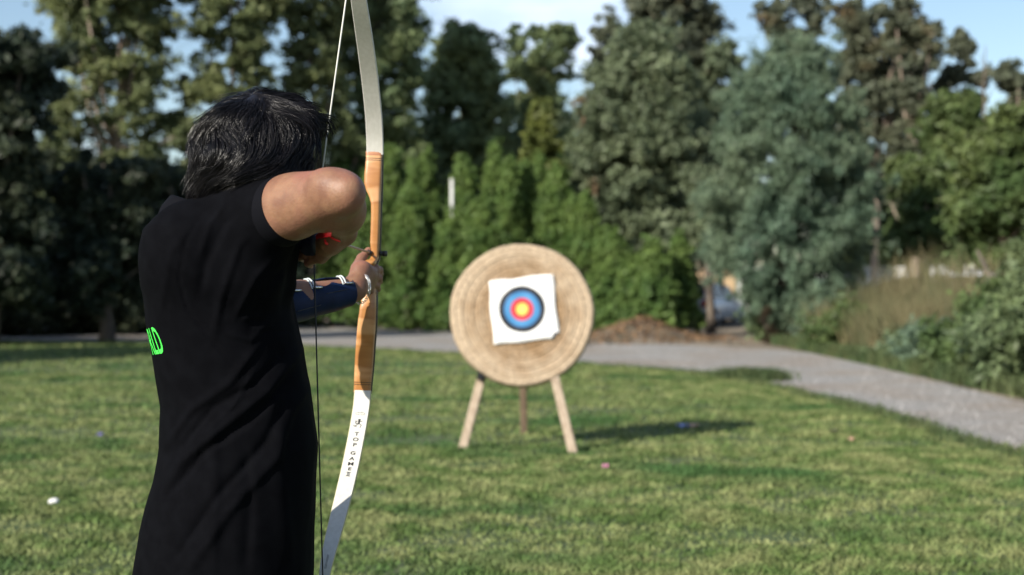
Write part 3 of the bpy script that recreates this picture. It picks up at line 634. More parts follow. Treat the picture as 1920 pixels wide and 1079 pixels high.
sv = N(t, 'ShaderNodeMath', operation='DIVIDE'); sv.inputs[1].default_value = 100 * sc; t.links.new(ln.outputs['Value'], sv.inputs[0]); t.links.new(sv.outputs[0], cr.inputs[0])
t.links.new(cr.outputs[0], b.inputs['Base Color']); M_paper = m
cor = {k: P(x, y, YT - .05) for k, (x, y) in dict(tl=(916, 526), tr=(1037, 511), br=(1049, 634), bl=(926, 647)).items()}
rc = P(979, 579, YT - .05)
def on_face(p, d):       # move onto the disc plane, d in front of it
    p = np.array(p); k = (p - TC) @ TN; return p - TN * k + TN * d
A = np.zeros((25, 25, 3))
for i in range(25):
    for j in range(25):
        u, v = i / 24, j / 24; p = (cor['bl'] * (1 - u) + cor['br'] * u) * (1 - v) + (cor['tl'] * (1 - u) + cor['tr'] * u) * v
        p = p + TUx * .006 * math.sin(v * 9) * (abs(u - .5) * 2) ** 6 + TUz * .005 * math.sin(u * 11) * (abs(v - .5) * 2) ** 6
        if u > .94 and v < .06: p = p + np.array([-.03, 0, .03])
        A[i, j] = on_face(p, .017 + .004 * math.sin(u * 17 + v * 5) * math.sin(v * 13) + .003 * math.sin(31 * u * v) + .012 * max(0, v - .93) * 8 * math.sin(u * 14))
pe = empty('target_face', on_face(rc, .0), None); pe.parent = tg; COL.objects.unlink(pe); bpy.data.objects.remove(pe)
o = MB().grid(A - on_face(rc, 0)).build('target_face', M_paper); o.parent = tg; o.location = Vector(on_face(rc, 0) - np.array(tg.location))
o['label'] = 'white paper face with black, blue, red and yellow rings'
mod = o.modifiers.new('thickness', 'SOLIDIFY'); mod.thickness = .0015
# stand
M_wood = mat('pale_weathered_wood', (.42, .34, .255), .8, (.29, .22, .155), 12, stretch=(3, 3, .5), bump=.003, bscale=60)
M_woodshade = mat('shaded_weathered_wood', (.24, .17, .115), .85, (.14, .10, .07), 12, stretch=(3, 3, .5))  # same wood, its colour darkened for the shade behind the disc
M_iron = mat('black_iron', (.015, .015, .017), .5, metal=.3)
def leg(a, b, w0, m, nm='leg'):
    a, b = np.asarray(a), np.asarray(b); z = U(b - a); x = U(np.array([1., 0, 0]) - z * z[0]); y = np.cross(z, x); Rm = np.stack([x, y, z], 1)
    return MB().box((a + b) / 2, (w0, w0 * .8, np.linalg.norm(b - a)), Rm, .008).build(nm, m, tg, False)
lf = G(867, 846); rf = G(1075, 852); bf = G(983, 815)
top_l = P(958, 500, YT + .42); top_r = P(990, 500, YT + .42)
leg(lf, top_l, .072, M_wood); leg(rf, top_r, .072, M_wood); leg(bf, P(975, 495, YT + .52), .065, M_woodshade)
cz = P(975, 505, YT + .42)
MB().tube([cz + np.array([-.16, 0, 0]), cz + np.array([.16, 0, 0])], .014, 8).build('pivot_bolt', M_iron, tg)
for (px, py) in ((903, 706), (1041, 711)):
    q = P(px, py, YT + .10); MB().box(q, (.08, .22, .05), bev=.008).box(q + np.array([0, -.13, .02]), (.05, .02, .09), bev=.006).build('support_peg', M_iron, tg, False)
a = P(903, 700, YT + .19); b = P(1041, 702, YT + .19); MB().box((a + b) / 2, (abs(b[0] - a[0]), .03, .06), bev=.006).build('crossbar', M_woodshade, tg, False)

# ================================================================== BOW
YB = 3.80
BO = P(688, 511, YB); ca = R(2.1)
BU = np.array([math.sin(ca), 0, math.cos(ca)]); BB = U(np.array([-.045, -1, .03])); BB = U(BB - BU * (BB @ BU)); BW = np.cross(BU, BB) * -1
if BW[0] < 0: BW = -BW
def bp(s, b, wv=0): return BO + BU * s + BB * b + BW * wv
bow = empty('recurve_bow', bp(0, 0), 'wooden recurve bow with long white limbs, drawn by the archer', 'bow')
M_limb = mat('white_limb_laminate', (.62, .61, .565), .33, (.56, .55, .50), 14, stretch=(8, 8, .6), coat=.15)
M_limbedge = mat('yellowish_limb_edge', (.48, .44, .24), .5)
M_riser = mat('honey_maple_wood', (.42, .19, .055), .38, (.34, .138, .038), 9, stretch=(1.2, 1.2, 5), coat=.35, detail=6, col3=(.56, .30, .13), scale3=2.2, ramp3=(.5, .56))
M_redwood = mat('reddish_tip_wood', (.46, .21, .10), .4, (.36, .15, .07), 20, stretch=(1, 1, 4), coat=.3)
M_bowblack = mat('bow_black', (.012, .011, .010), .4)
M_strlit = mat('lit_bowstring', (.60, .60, .54), .7); M_strshade = mat('shaded_bowstring', (.02, .02, .022), .7)  # one string: light on upper half, shade below, put into the colours
rows = [(283, 684, 715, .012, .034), (300, 684, 714.5, .010, .036), (325, 681.5, 714, .006, .042), (345, 681, 713.5, .004, .048), (356, 684, 713, .003, .050), (364, 688.5, 712.5, .002, .051), (372, 692, 712.2, .001, .052), (382, 694.5, 712, 0, .052),
        (400, 694.8, 711.5, 0, .052), (420, 694.3, 711, 0, .052), (440, 693.6, 710.3, 0, .052), (455, 693, 709.6, 0, .052), (463, 693.6, 709.2, 0, .052), (470, 695, 709, 0, .052), (478, 695.4, 708.6, 0, .053), (485, 693.5, 708, -.001, .054),
        (488.5, 690.5, 707, -.022, .075), (491, 682.5, 706, -.036, .086), (495, 680.5, 705, -.040, .086), (498.5, 684.5, 703.5, -.030, .076), (505, 685, 703, .0, .056), (520, 684, 702.5, .006, .054), (540, 681, 702.5, .006, .054), (560, 677, 703.5, .000, .054), (575, 674.5, 704.2, -.006, .052), (600, 671, 703.6, -.006, .050),
        (620, 668.5, 702.4, -.002, .048), (650, 665.2, 699.5, .006, .046), (680, 662.8, 697.2, .012, .043), (700, 661.8, 695.5, .014, .040), (722, 661, 693.4, .015, .037), (740, 660.3, 692, .016, .035)]
# the table gives left and right edge, nearness of the front face and depth for each height
def riser_strip(rows, name, m, b0f, b1f, wf=1.0, off=0):
    A = []; K = 20
    for (py, xl, xr, bf, dp) in rows:
        c = P((xl + xr) / 2 + off, py, YB - .0); hw = (xr - xl) / 2 / FP * YB * wf; f, k_ = b0f(bf, dp), b1f(bf, dp); r = []
        for j in range(K):
            a = 2 * pi * j / K; ca_, sa_ = math.cos(a), math.sin(a); q = abs(ca_) ** .45 * np.sign(ca_) ; u = abs(sa_) ** .45 * np.sign(sa_)
            r.append(c + BW * hw * q + BB * ((f + k_) / 2 + (f - k_) / 2 * u))
        A.append(r)
    A = np.array(A); A = np.concatenate([A, A[:, :1]], 1); mb = MB().grid(A); mb.add(A[0][:-1], [tuple(range(K))]); mb.add(A[-1][:-1], [tuple(range(K))[::-1]])
    return mb.build(name, m, bow)
def interp_rows(rows, n=120):
    r = np.array(rows, float); y = np.linspace(r[0, 0], r[-1, 0], n); return [tuple([a] + [float(np.interp(a, r[:, 0], r[:, k])) for k in range(1, 5)]) for a in y]
IR = interp_rows(rows)
ris = riser_strip(IR, 'riser', M_riser, lambda b, d: -b, lambda b, d: -b - d * .62)
riser_strip([r for r in IR], 'back_strip', M_bowblack, lambda b, d: -b - d * .60, lambda b, d: -b - d, 1.03, .6)  # plain black strip along the back of the riser
def band(y0, y1, m, nm, g=.0006):
    rr = [r for r in interp_rows(rows, 900) if y0 <= r[0] <= y1]; rr = [rr[0], rr[-1]]; k_ = g / (.5 * (rr[0][2] - rr[0][1]) / FP * YB)
    return riser_strip(rr, nm, m, lambda b, d: -b + g, lambda b, d: -b - d * .61, 1 + k_)
for a, b, m, nm in ((283, 291, M_redwood, 'tip_overlay'), (295.6, 296.8, M_bowblack, 'inlay_line'), (299.2, 300.3, M_bowblack, 'inlay_line'), (717.5, 718.9, M_bowblack, 'inlay_line'), (721.6, 723, M_bowblack, 'inlay_line'), (733, 740, M_redwood, 'tip_overlay'), (736.5, 740, M_bowblack, 'inlay_line')):
    band(a, b, m, nm, .0006 if m is not M_redwood else .0004)
# limbs
def limb_profile(sg):
    if sg > 0: pts = [(.318, -.018, .0228), (.36, -.004, .0226), (.42, .034, .0224), (.50, .105, .0220), (.58, .195, .0214), (.65, .285, .0200), (.70, .345, .018), (.735, .375, .0155), (.765, .385, .013), (.79, .375, .0105), (.80, .368, .008)]
    else: pts = [(-.318, -.018, .0228), (-.36, -.004, .0226), (-.42, .034, .0226), (-.50, .105, .0224), (-.57, .185, .0220), (-.63, .268, .0205), (-.68, .335, .0178), (-.715, .370, .0150), (-.745, .385, .0125), (-.77, .377, .0105), (-.78, .370, .008)]
    p = np.array(pts); t = np.linspace(0, 1, len(p)); tt = np.linspace(0, 1, 60); q = np.stack([np.interp(tt, t, p[:, k]) for k in range(3)], 1)
    for _ in range(6): q[1:-1] = (q[:-2] + 2 * q[1:-1] + q[2:]) / 4
    return q
LOFF = {1: (0.0005, .004), -1: (0, .0)}
def limb(sg):
    q = limb_profile(sg); n = len(q); A = []; nrm = []; ctr = []
    for i in range(n):
        s, b, hw = q[i]; ds, db = q[min(i + 1, n - 1)][:2] - q[max(i - 1, 0)][:2]; T = U(BU * ds + BB * db); Nn = U(np.cross(T, BW)); Nn = Nn if Nn @ BB > 0 else -Nn
        bend = LX[sg](abs(s)); c = bp(s, b, bend); th = .0042 - .0014 * i / n
        A.append([c + BW * hw * .5 * 2 * u + Nn * th * v for (u, v) in ((-1, -1), (-1, .55), (-.93, 1), (.93, 1), (1, .55), (1, -1))]); nrm.append(Nn); ctr.append(c)
    A = np.array(A); mb = MB().grid(A[:, 2:4]).grid(A[:, [5, 0]]); lo = mb.build('limb', M_limb, bow)
    e = MB().grid(A[:, 0:3]).grid(A[:, 3:6]); e.add(A[0], [(0, 1, 2, 3, 4, 5)]); e.add(A[-1], [(5, 4, 3, 2, 1, 0)]); e.build('limb_edge', M_limbedge if sg < 0 else M_limb, lo)
    return lo, np.array(ctr), np.array(nrm), A
LX = {1: lambda s: .0075 * 1 - .035 * max(0, s - .40) ** 1.2, -1: lambda s: -.002 - .05 * max(0, s - .36) ** 1.1}
limb_u, cu, nu, AU = limb(1); limb_l, cl, nl, AL = limb(-1)
NOCK = P(587.5, 440, 3.10)
def strpath(ctr, nrm, A):
    k = len(ctr) - 1; tip = ctr[k] + nrm[k] * .004; con = ctr[k - 7] + nrm[k - 7] * .007
    return [tip, con, NOCK]
pu = strpath(cu, nu, AU); pl_ = strpath(cl, nl, AL)
s1 = MB().tube(pu, .0019, 8); s1.build('bowstring', M_strlit, bow)
s2 = MB().tube(pl_, .0017, 8); s2.build('bowstring', M_strshade, bow)
for c_ in (cu[-1], cl[-1]): MB().tube([c_ + BW * -.007, c_ + BW * .007], .006, 8).build('limb_tip', M_bowblack, bow)
# arrow rest and plunger
q = P(706, 474.5, YB + .02)
MB().tube([P(688, 472, YB + .0), P(697, 476, YB)], .0065, 10).tube([P(684.5, 470, YB), P(690, 480, YB)], .0035, 8).tube([P(708, 475.5, YB + .03), P(719, 476, YB + .03)], .0065, 12).tube([P(718.5, 476, YB + .03), P(726, 476, YB + .03)], .0075, 12).build('arrow_rest', M_blackpl, bow)
MB().box(P(716.3, 350, YB + .05), (.004, .02, .085)).build('accessory_mount', M_blackpl, bow); MB().box(P(695.5, 690, YB + .045), (.006, .02, .05)).build('accessory_mount', M_blackpl, bow)
# lettering and emblem on the lower limb
M_ink = mat('black_ink', (.02, .02, .02), .6)
def glyph(body, size, bold=0):
    """flat outline triangles of built-in lettering, centred, in metres"""
    cu_ = bpy.data.curves.new('lettering', 'FONT'); cu_.body = body; cu_.size = size; cu_.align_x = 'CENTER'; cu_.align_y = 'CENTER'; cu_.resolution_u = 3; cu_.offset = bold * size
    o_ = bpy.data.objects.new('lettering', cu_); COL.objects.link(o_); dg = bpy.context.evaluated_depsgraph_get(); me = o_.evaluated_get(dg).to_mesh()
    V = np.array([v.co[:] for v in me.vertices]); F = [tuple(p.vertices) for p in me.polygons]; o_.evaluated_get(dg).to_mesh_clear(); bpy.data.objects.remove(o_); return V, F
def ring_polys(polys, wd):
    mb = MB()
    for pl in polys:
        pl = [np.array([a, b, 0.]) for a, b in pl]
        for a, b in zip(pl[:-1], pl[1:]):
            d = U(b - a); nn = np.array([-d[1], d[0], 0]) * wd / 2; a_, b_ = a - d * wd * .3, b + d * wd * .3; mb.add([a_ - nn, b_ - nn, b_ + nn, a_ + nn], [(0, 1, 2, 3)])
    return np.array(mb.v), mb.f
ctrpx = np.array([539.5 - (c[2] - CAMH) * FP / c[1] for c in cl])
def on_limb(V, F, py, mb, dx=0, rot=0):
    i = float(np.interp(py, ctrpx, np.arange(len(cl)))); i0 = int(i); f = i - i0; c = cl[i0] * (1 - f) + cl[i0 + 1] * f; nn = U(nl[i0] * (1 - f) + nl[i0 + 1] * f); up = U(cl[i0 - 2] - cl[i0 + 2])
    mb.add([c + BW * (v[0] + dx) + up * v[1] + nn * .0047 for v in V], F)
ink = MB(); u_ = .00135
def outl(V, s): return V
for ch, py, s in (('T', 816, .017), ('O', 826.5, .017), ('P', 836.5, .017), ('G', 852, .017), ('A', 862.5, .017), ('M', 872.5, .018), ('E', 882, .016)):
    V, F = glyph(ch, s, .018); on_limb(V * np.array([1.15, .88, 1]), F, py, ink, .0005)
V, F = ring_polys([[(-.006, .0065), (.006, .0065)], [(-.006, -.0065), (.006, -.0065)], [(-.0028, .0065), (-.0028, -.0065)], [(0, .0065), (0, -.0065)], [(.0028, .0065), (.0028, -.0065)]], .0010); on_limb(V, F, 891.5, ink)
V, F = ring_polys([[(-.010, -.003), (.011, -.003), (.013, 0), (.011, .0025), (-.010, .0025), (-.012, 0), (-.010, -.003)], [(-.004, .0025), (-.004, .006)], [(.004, .0025), (.004, .006)]], .0007); on_limb(V, F, 777.5, ink)
# kneeling archer emblem
V, F = ring_polys([[(-.010, .0085), (.009, .0085)], [(-.006, .0085), (-.0085, .004), (-.006, .0005), (-.001, .003)], [(.001, .013), (.001, .001), (-.005, -.004), (-.010, -.0075), (-.012, -.004)], [(.001, .001), (.008, -.003), (.006, -.010)], [(-.008, -.006), (-.004, -.009)]], .0017); on_limb(V, F, 797, ink)
V, F = ring_polys([[(.001, .009), (.001, .001)]], .0045); on_limb(V, F, 797, ink)
V, F = ring_polys([[(-.0012, .013), (.0030, .013)]], .004); on_limb(V, F, 797, ink)
ink.build('lettering', M_ink, limb_l, False)
sm = MB(); V, F = ring_polys([[(0, -.02), (0, .02)], [(.0025, -.02), (.0025, .018)]], .0008); on_limb(V, F, 1055, sm, -.001); sm.build('marking', M_ink, limb_l, False)

# arrow
REST = P(692, 473.5, YB)
ad_ = U(REST - NOCK); AE = REST + ad_ * .05
arrow = empty('arrow', NOCK, 'thin drawn arrow resting on the bow above the bow hand', 'arrow')
M_shaft = mat('arrow_shaft', (.36, .30, .22), .45); M_vane = mat('arrow_vane', (.7, .7, .68), .5)
MB().tube([NOCK, AE], .0032, 10).build('shaft', M_shaft, arrow)
MB().tube([AE, AE + ad_ * .012, AE + ad_ * .03], [.0034, .0034, .0006], 10).build('point', M_iron, arrow)
MB().tube([NOCK - ad_ * .006, NOCK + ad_ * .015], .0042, 8).build('nock', M_red, arrow)
sd_ = U(np.cross(ad_, [0, 0, 1])); up_ = np.cross(sd_, ad_)
for k in range(3):
    a = 2 * pi * k / 3; d = sd_ * math.cos(a) + up_ * math.sin(a); mb = MB(); b0 = NOCK + ad_ * .03
    for o_ in (.0004, -.0004):
        e_ = np.cross(ad_, d) * o_; mb.add([b0 + d * .003 + e_, b0 + ad_ * .012 + d * .013 + e_, b0 + ad_ * .05 + d * .007 + e_, b0 + ad_ * .06 + d * .003 + e_], [(0, 1, 2, 3)])
    mb.build('vane', M_vane, arrow, False)

# ================================================================== ARCHER
M_skin = mat('tanned_skin', (.25, .135, .080), .50, (.175, .085, .054), 26, spec=.36, bump=.0009, bscale=190, col3=(.26, .115, .085), scale3=9, ramp3=(.45, .7))
M_skin.node_tree.nodes['Principled BSDF'].inputs['Subsurface Weight'].default_value = .12
M_skin.node_tree.nodes['Principled BSDF'].inputs['Subsurface Radius'].default_value = (.02, .008, .004)
M_skin.node_tree.nodes['Principled BSDF'].inputs['Subsurface Scale'].default_value = .5
M_shirt = mat('black_cotton', (.0016, .0017, .0026), .9, (.0026, .0028, .0040), 30, spec=.05, sheen=0, bump=.0005, bscale=900)
M_cuff = mat('black_rib_knit', (.0030, .0032, .0052), .85, spec=.09, sheen=0, bump=.0006, bscale=700)
M_trouser = mat('black_denim', (.008, .0085, .011), .85, spec=.25)
M_shoe = mat('dark_shoe_leather', (.02, .018, .016), .5)
M_hair = mat('black_hair', (.0065, .006, .0075), .27, spec=.3, island=.9)
person = empty('person', (-.62, 3.14, 0), 'archer in a black polo shirt with thick black hair, seen from behind at full draw', 'person')
RS = P(485, 408, 3.0); RE = P(642, 361, 2.79); RW = P(641, 434, 3.00)
LS = np.array([-.60, 3.36, 1.48]); LEb = P(497, 575, 3.53); LW = P(664, 543, 3.71)
HC = P(490, 290, 3.08)
hf = U(np.array([.84, .54, -.06])); hu = U(np.array([.06, 0, 1.]) - hf * (hf @ np.array([.06, 0, 1.]))); hs_ = np.cross(hf, hu); HM = np.stack([hf, hs_, hu])
def loft(sec, e=2.3, sc=1.0, off=0):
    S_ = np.array(sec, float)
    def f(p):
        z = p[:, 2]; cx, cy, ax, ay = [np.interp(z, S_[:, 0], S_[:, k]) for k in (1, 2, 3, 4)]
        ax = ax * sc + off; ay = ay * sc + off; r = ((np.abs(p[:, 0] - cx) / ax) ** e + (np.abs(p[:, 1] - cy) / ay) ** e) ** (1 / e)
        d = (r - 1) * np.minimum(ax, ay); return np.maximum(d, np.maximum(S_[0, 0] - z, z - S_[-1, 0]))
    return f
TS = [(.64, -.640, 3.14, .193, .215), (.72, -.636, 3.14, .194, .213), (.823, -.626, 3.14, .186, .210), (.928, -.608, 3.14, .174, .200), (1.0, -.600, 3.14, .169, .190), (1.092, -.606, 3.14, .162, .185), (1.186, -.622, 3.14, .162, .192), (1.28, -.640, 3.14, .160, .200), (1.36, -.650, 3.14, .155, .200), (1.45, -.655, 3.14, .125, .18)]
def hip(p):
    return loft([(.78, -.625, 3.14, .11, .16), (.86, -.63, 3.14, .135, .175), (.95, -.61, 3.14, .125, .165), (1.05, -.605, 3.14, .115, .15), (1.15, -.62, 3.14, .12, .155), (1.3, -.64, 3.14, .128, .165), (1.42, -.655, 3.14, .105, .155)])(p)
body = SDF()
body.fn(hip, (-.62, 3.14, 1.1), .42, .03)
body.cap(RS, LS, .062, .062, .05)
NB_ = np.array([-.665, 3.15, 1.50])
body.cap(NB_ - [0, 0, .06], HC - hf * .02 - hu * .05, .066, .056, .04)
# legs (hip, knee, ankle, foot)
for hx, kn, an in (((-.62, 3.05, .86), (-.60, 2.98, .49), (-.63, 2.94, .10)), ((-.62, 3.23, .86), (-.60, 3.34, .49), (-.63, 3.40, .10))):
    hx, kn, an = map(np.array, (hx, kn, an)); calf = kn * .65 + an * .35 - np.array([.02, 0, 0])
    body.cap(hx, kn, .085, .056, .05).cap(kn, an, .052, .036, .02).cap(kn - [.01, 0, .05], calf - [0, 0, .05], .05, .045, .03)
    body.cap(an - [.03, 0, .055], an + [.17, 0, -.068], .034, .026, .03)
# right arm (drawing)
ra_ = U(RE - RS)
body.cap(RS, RS + (RE - RS) * .45, .060, .0585, .04).cap(RS + (RE - RS) * .3, RE - ra_ * .01, .0565, .040, .03)
body.cap(RS + (RE - RS) * .30 - np.array([0, 0, .010]), RS + (RE - RS) * .62 - np.array([0, 0, .010]), .050, .044, .03)
body.cap(RS + (RE - RS) * .42 + np.array([0, 0, .010]), RS + (RE - RS) * .82 + np.array([-.004, 0, .013]), .053, .039, .03)     # biceps / triceps mass
body.ell(RE + ra_ * .020 + np.array([.002, -.006, -.004]), (.026, .024, .030), k=.03)                                              # elbow point
body.ell(RE + np.array([-.030, .01, .020]), (.026, .026, .020), k=.03)
fa = U(RW - RE)
body.cap(RE + fa * .015, RE + fa * .11, .037, .043, .035).cap(RE + fa * .09, RW, .042, .0275, .03)
# left arm (bow arm)
la = U(LEb - LS); lf_ = U(LW - LEb)
body.cap(LS, LEb, .056, .044, .04).cap(LEb, LEb + lf_ * .10, .044, .045, .03).cap(LEb + lf_ * .08, LW, .045, .0295, .03)
# head
body.ell(HC, (.098, .077, .108), HM, .01)
body.ell(HC + hf * .030 - hu * .072, (.068, .056, .058), HM, .03)
body.ell(HC + hf * .072 - hu * .112, (.026, .026, .018), HM, .02)
body.cap(HC + hf * .094 + hu * .002, HC + hf * .113 - hu * .036, .008, .014, .012)
body.ell(HC + hf * .104 - hu * .038, (.012, .019, .009), HM, .008)
body.cap(HC + hf * .090 + hu * .022 - hs_ * .04, HC + hf * .090 + hu * .022 + hs_ * .04, .012, .012, .012)
for s in (-1, 1):
    body.ell(HC + hf * .096 + hs_ * s * .032, (.016, .019, .012), HM, .010, '-')
    body.ell(HC - hf * .002 + hs_ * s * .078 - hu * .012, (.018, .008, .030), HM, .006)
body.ell(HC + hf * .094 - hu * .068, (.013, .025, .006), HM, .006)
body.ell(HC + hf * .092 - hu * .079, (.013, .022, .007), HM, .006)
# right hand hooked round the string
HB = P(622, 455, 3.04)
kn_r = [P(597, 452, 3.085), P(596, 463, 3.09), P(598, 474, 3.09), P(603, 484, 3.085)]
for kk in kn_r: body.cap(RW, kk, .022, .0135, .012)
body.cap(RW, HB, .027, .022, .02)
ft = [[P(573, 449, 3.11), P(563, 456, 3.135), P(571, 459, 3.155)], [P(570, 463, 3.115), P(558, 469, 3.14), P(566, 472, 3.16)], [P(574, 477, 3.115), P(562, 482, 3.14), P(570, 486, 3.155)], [P(586, 489, 3.10), P(577, 494, 3.12), P(582, 498, 3.14)]]
for kk, jj, r_ in zip(kn_r, ft, (.0098, .0102, .0098, .0086)):
    body.cap(kk, jj[0], r_ * 1.12, r_, .006).cap(jj[0], jj[1], r_, r_ * .95, .004).cap(jj[1], jj[2], r_ * .95, r_ * .85, .004)
body.cap(P(628, 446, 3.05), P(606, 440, 3.10), .015, .012, .012).cap(P(606, 440, 3.10), P(586, 444, 3.13), .0115, .0095, .005)
# left hand round the grip
PK = [P(702, 505, 3.80), P(700, 518, 3.80), P(695, 531, 3.80), P(689, 542, 3.79)]
for kk in PK: body.cap(LW + np.array([0, 0, .004]), kk, .0235, .0138, .014)
body.cap(LW, P(681, 506, 3.74), .026, .0225, .02)                       # base of the thumb
body.cap(P(672, 508, 3.735), P(690, 512, 3.765), .019, .019, .02)
body.cap(P(670, 503, 3.755), P(678, 485, 3.795), .017, .0135, .014).cap(P(678, 485, 3.795), P(691, 470, 3.812), .0125, .0095, .006)
lft = [[P(711, 507, 3.83), P(712, 514, 3.862), P(700, 512, 3.868)], [P(710, 522, 3.83), P(710, 528, 3.865), P(699, 528, 3.87)], [P(706, 536, 3.83), P(707, 542, 3.86), P(696, 542, 3.866)], [P(700, 549, 3.82), P(702, 554, 3.85), P(693, 554, 3.855)]]
for kk, jj, r_ in zip(PK, lft, (.0106, .0108, .0102, .0090)):
    body.cap(kk, jj[0], r_ * 1.15, r_, .006).cap(jj[0], jj[1], r_, r_ * .95, .004).cap(jj[1], jj[2], r_ * .95, r_ * .85, .004)
V, Q = mesh_sdf(body, (-.92, 2.62, .005), (-.18, 3.96, 1.80), .0034)
BV, BQ = V, Q
build('body', V, Q, M_skin, person)
for s in (-1, 1):
    e_ = MB().ball(HC + hf * .083 + hs_ * s * .032, .0125, 14, 10).build('eye', mat('eye_white', (.75, .72, .68), .2), person)
    MB().ball(HC + hf * .0935 + hs_ * s * .032, (.003, .005, .005), 10, 8).build('iris', M_ink, e_)

# ---- shirt
sh = SDF()
sh.fn(loft(TS), (-.63, 3.14, 1.05), .52, .05)
sh.cap(np.array([-.672, 3.02, 1.425]), np.array([-.672, 3.28, 1.425]), .112, .105, .06)
sh.cap(RS + np.array([-.035, .015, -.012]), LS, .080, .078, .06)
sh.cap(RS + [-.02, 0, -.11], RS, .075, .07, .06)
CUF = RS + (RE - RS) * .35
sh.cap(RS - ra_ * .02, CUF + ra_ * .035, .0735, .0665, .05)
sh.cap(LS, LS + (LEb - LS) * .60, .074, .068, .05)
sh.cap(P(540, 468, 3.06), P(528, 530, 3.10), .018, .028, .05)          # cloth bunched under the arm
sh.cap(np.array([-.675, 3.12, 1.47]), np.array([-.675, 3.18, 1.47]), .078, .078, .04)
# openings: sleeve ends, hem, neck
cutn = U(ra_ + np.array([0, 0, .12]))
def halfspace(c, n, rad): return lambda p: np.maximum((p - c) @ -n, np.linalg.norm(p - c, axis=1) - rad)
sh.fn(halfspace(CUF + ra_ * .012, cutn, .15), CUF, .16, .004, '-')
LCUF = LS + (LEb - LS) * .55
sh.fn(halfspace(LCUF, la, .13), LCUF, .13, .004, '-')
def capf(a, b, r):
    a, b = np.asarray(a), np.asarray(b); ba = b - a
    def f(p): q = p - a; h = np.clip(q @ ba / (ba @ ba), 0, 1); return np.linalg.norm(q - h[:, None] * ba, axis=1) - r
    return f
sh.fn(capf(CUF - ra_ * .03, RE, .0622), CUF, .17, .003, '-')
sh.fn(capf(LCUF - la * .03, LEb, .058), LCUF, .15, .003, '-')
sh.fn(loft([(.5, -.640, 3.14, .180, .200), (.685, -.638, 3.14, .178, .198)]), (-.63, 3.14, .65), .35, .004, '-')
V, Q = mesh_sdf(sh, (-.95, 2.80, .63), (-.36, 3.56, 1.62), .0052)
VN = vnormals(V, Q)
def topx(V): return np.stack([960 + FP * V[:, 0] / V[:, 1], 539.5 - FP * (V[:, 2] - CAMH) / V[:, 1]], 1)
def seg_dist(p, pl):
    best = np.full(len(p), 1e9); side = np.zeros(len(p)); pl = np.array(pl, float); L = np.concatenate([[0], np.cumsum(np.linalg.norm(np.diff(pl, axis=0), axis=1))]); par = np.zeros(len(p))
    for i, (a, b) in enumerate(zip(pl[:-1], pl[1:])):
        ba = b - a; q = p - a; h = np.clip(q @ ba / (ba @ ba), 0, 1); d = q - h[:, None] * ba; dd = np.linalg.norm(d, axis=1); m_ = dd < best
        best = np.where(m_, dd, best); side = np.where(m_, np.sign(ba[0] * d[:, 1] - ba[1] * d[:, 0]), side); par = np.where(m_, (L[i] + h * (L[i + 1] - L[i])) / L[-1], par)
    return best, side, par
# real cloth folds: ridges and valleys running where the shirt is pulled, given by where they run on the side of the shirt
folds = [([(575, 645), (500, 735), (420, 800), (340, 870), (290, 960)], 13, 9), ([(560, 690), (470, 790), (380, 850), (310, 935)], 9, -8), ([(540, 650), (480, 720), (400, 765), (330, 850)], 7, -6),
         ([(490, 640), (430, 720), (360, 770), (310, 840)], 9, 6), ([(480, 690), (440, 760), (370, 830)], 5, 4), ([(600, 700), (545, 770), (515, 860), (430, 960), (350, 1079)], 14, 8), ([(545, 720), (500, 830), (410, 930), (320, 1060)], 10, -7),
         ([(505, 715), (520, 830), (530, 950), (545, 1079)], 20, 7), ([(400, 780), (405, 900), (400, 1079)], 16, 5), ([(460, 830), (470, 950), (460, 1079)], 14, -5),
         ([(505, 400), (450, 460), (415, 560), (400, 640)], 9, 5), ([(470, 380), (420, 420), (385, 500), (375, 560)], 10, -5), ([(430, 375), (395, 420), (375, 480)], 7, 4), ([(530, 470), (480, 520), (440, 600)], 8, 5), ([(545, 490), (490, 560), (470, 620)], 8, -5),
         ([(380, 400), (350, 450), (335, 520), (350, 580), (400, 640), (440, 690)], 2.5, -3), ([(360, 420), (320, 480), (300, 600)], 9, 2.5), ([(520, 590), (470, 640), (420, 625)], 7, 4), ([(470, 625), (540, 620)], 3, -3), ([(450, 600), (500, 590)], 5, 3)]
px_ = topx(V); dis = np.zeros(len(V)); near = np.clip((3.22 - V[:, 1]) / .08, 0, 1)
for pl, wpx, amp in folds:
    d, sd2, par = seg_dist(px_, pl); prof_ = np.exp(-(d / wpx) ** 2 * np.where(sd2 > 0, 1.0, 2.6)); dis += amp * .001 * prof_ * np.clip(np.minimum(par, 1 - par) * 5 + .15, 0, 1)
dis *= near
dis += .0022 * snoise(V * np.array([1, 1, .35]), 26, 3) * np.clip((1.42 - V[:, 2]) / .2, .25, 1) + .0010 * snoise(V * np.array([1, 1, .6]), 70, 4)
# far side: simple hanging folds
dis += (1 - near) * .004 * np.sin(np.arctan2(V[:, 1] - 3.14, V[:, 0] + .62) * 11 + V[:, 2] * 4)
# keep clear of the arm openings
dis *= np.clip((np.linalg.norm(V - CUF, axis=1) - .085) / .05, .05, 1)
V2 = V + VN * dis[:, None]
shirt = build('polo_shirt', V2, Q, M_shirt, person)
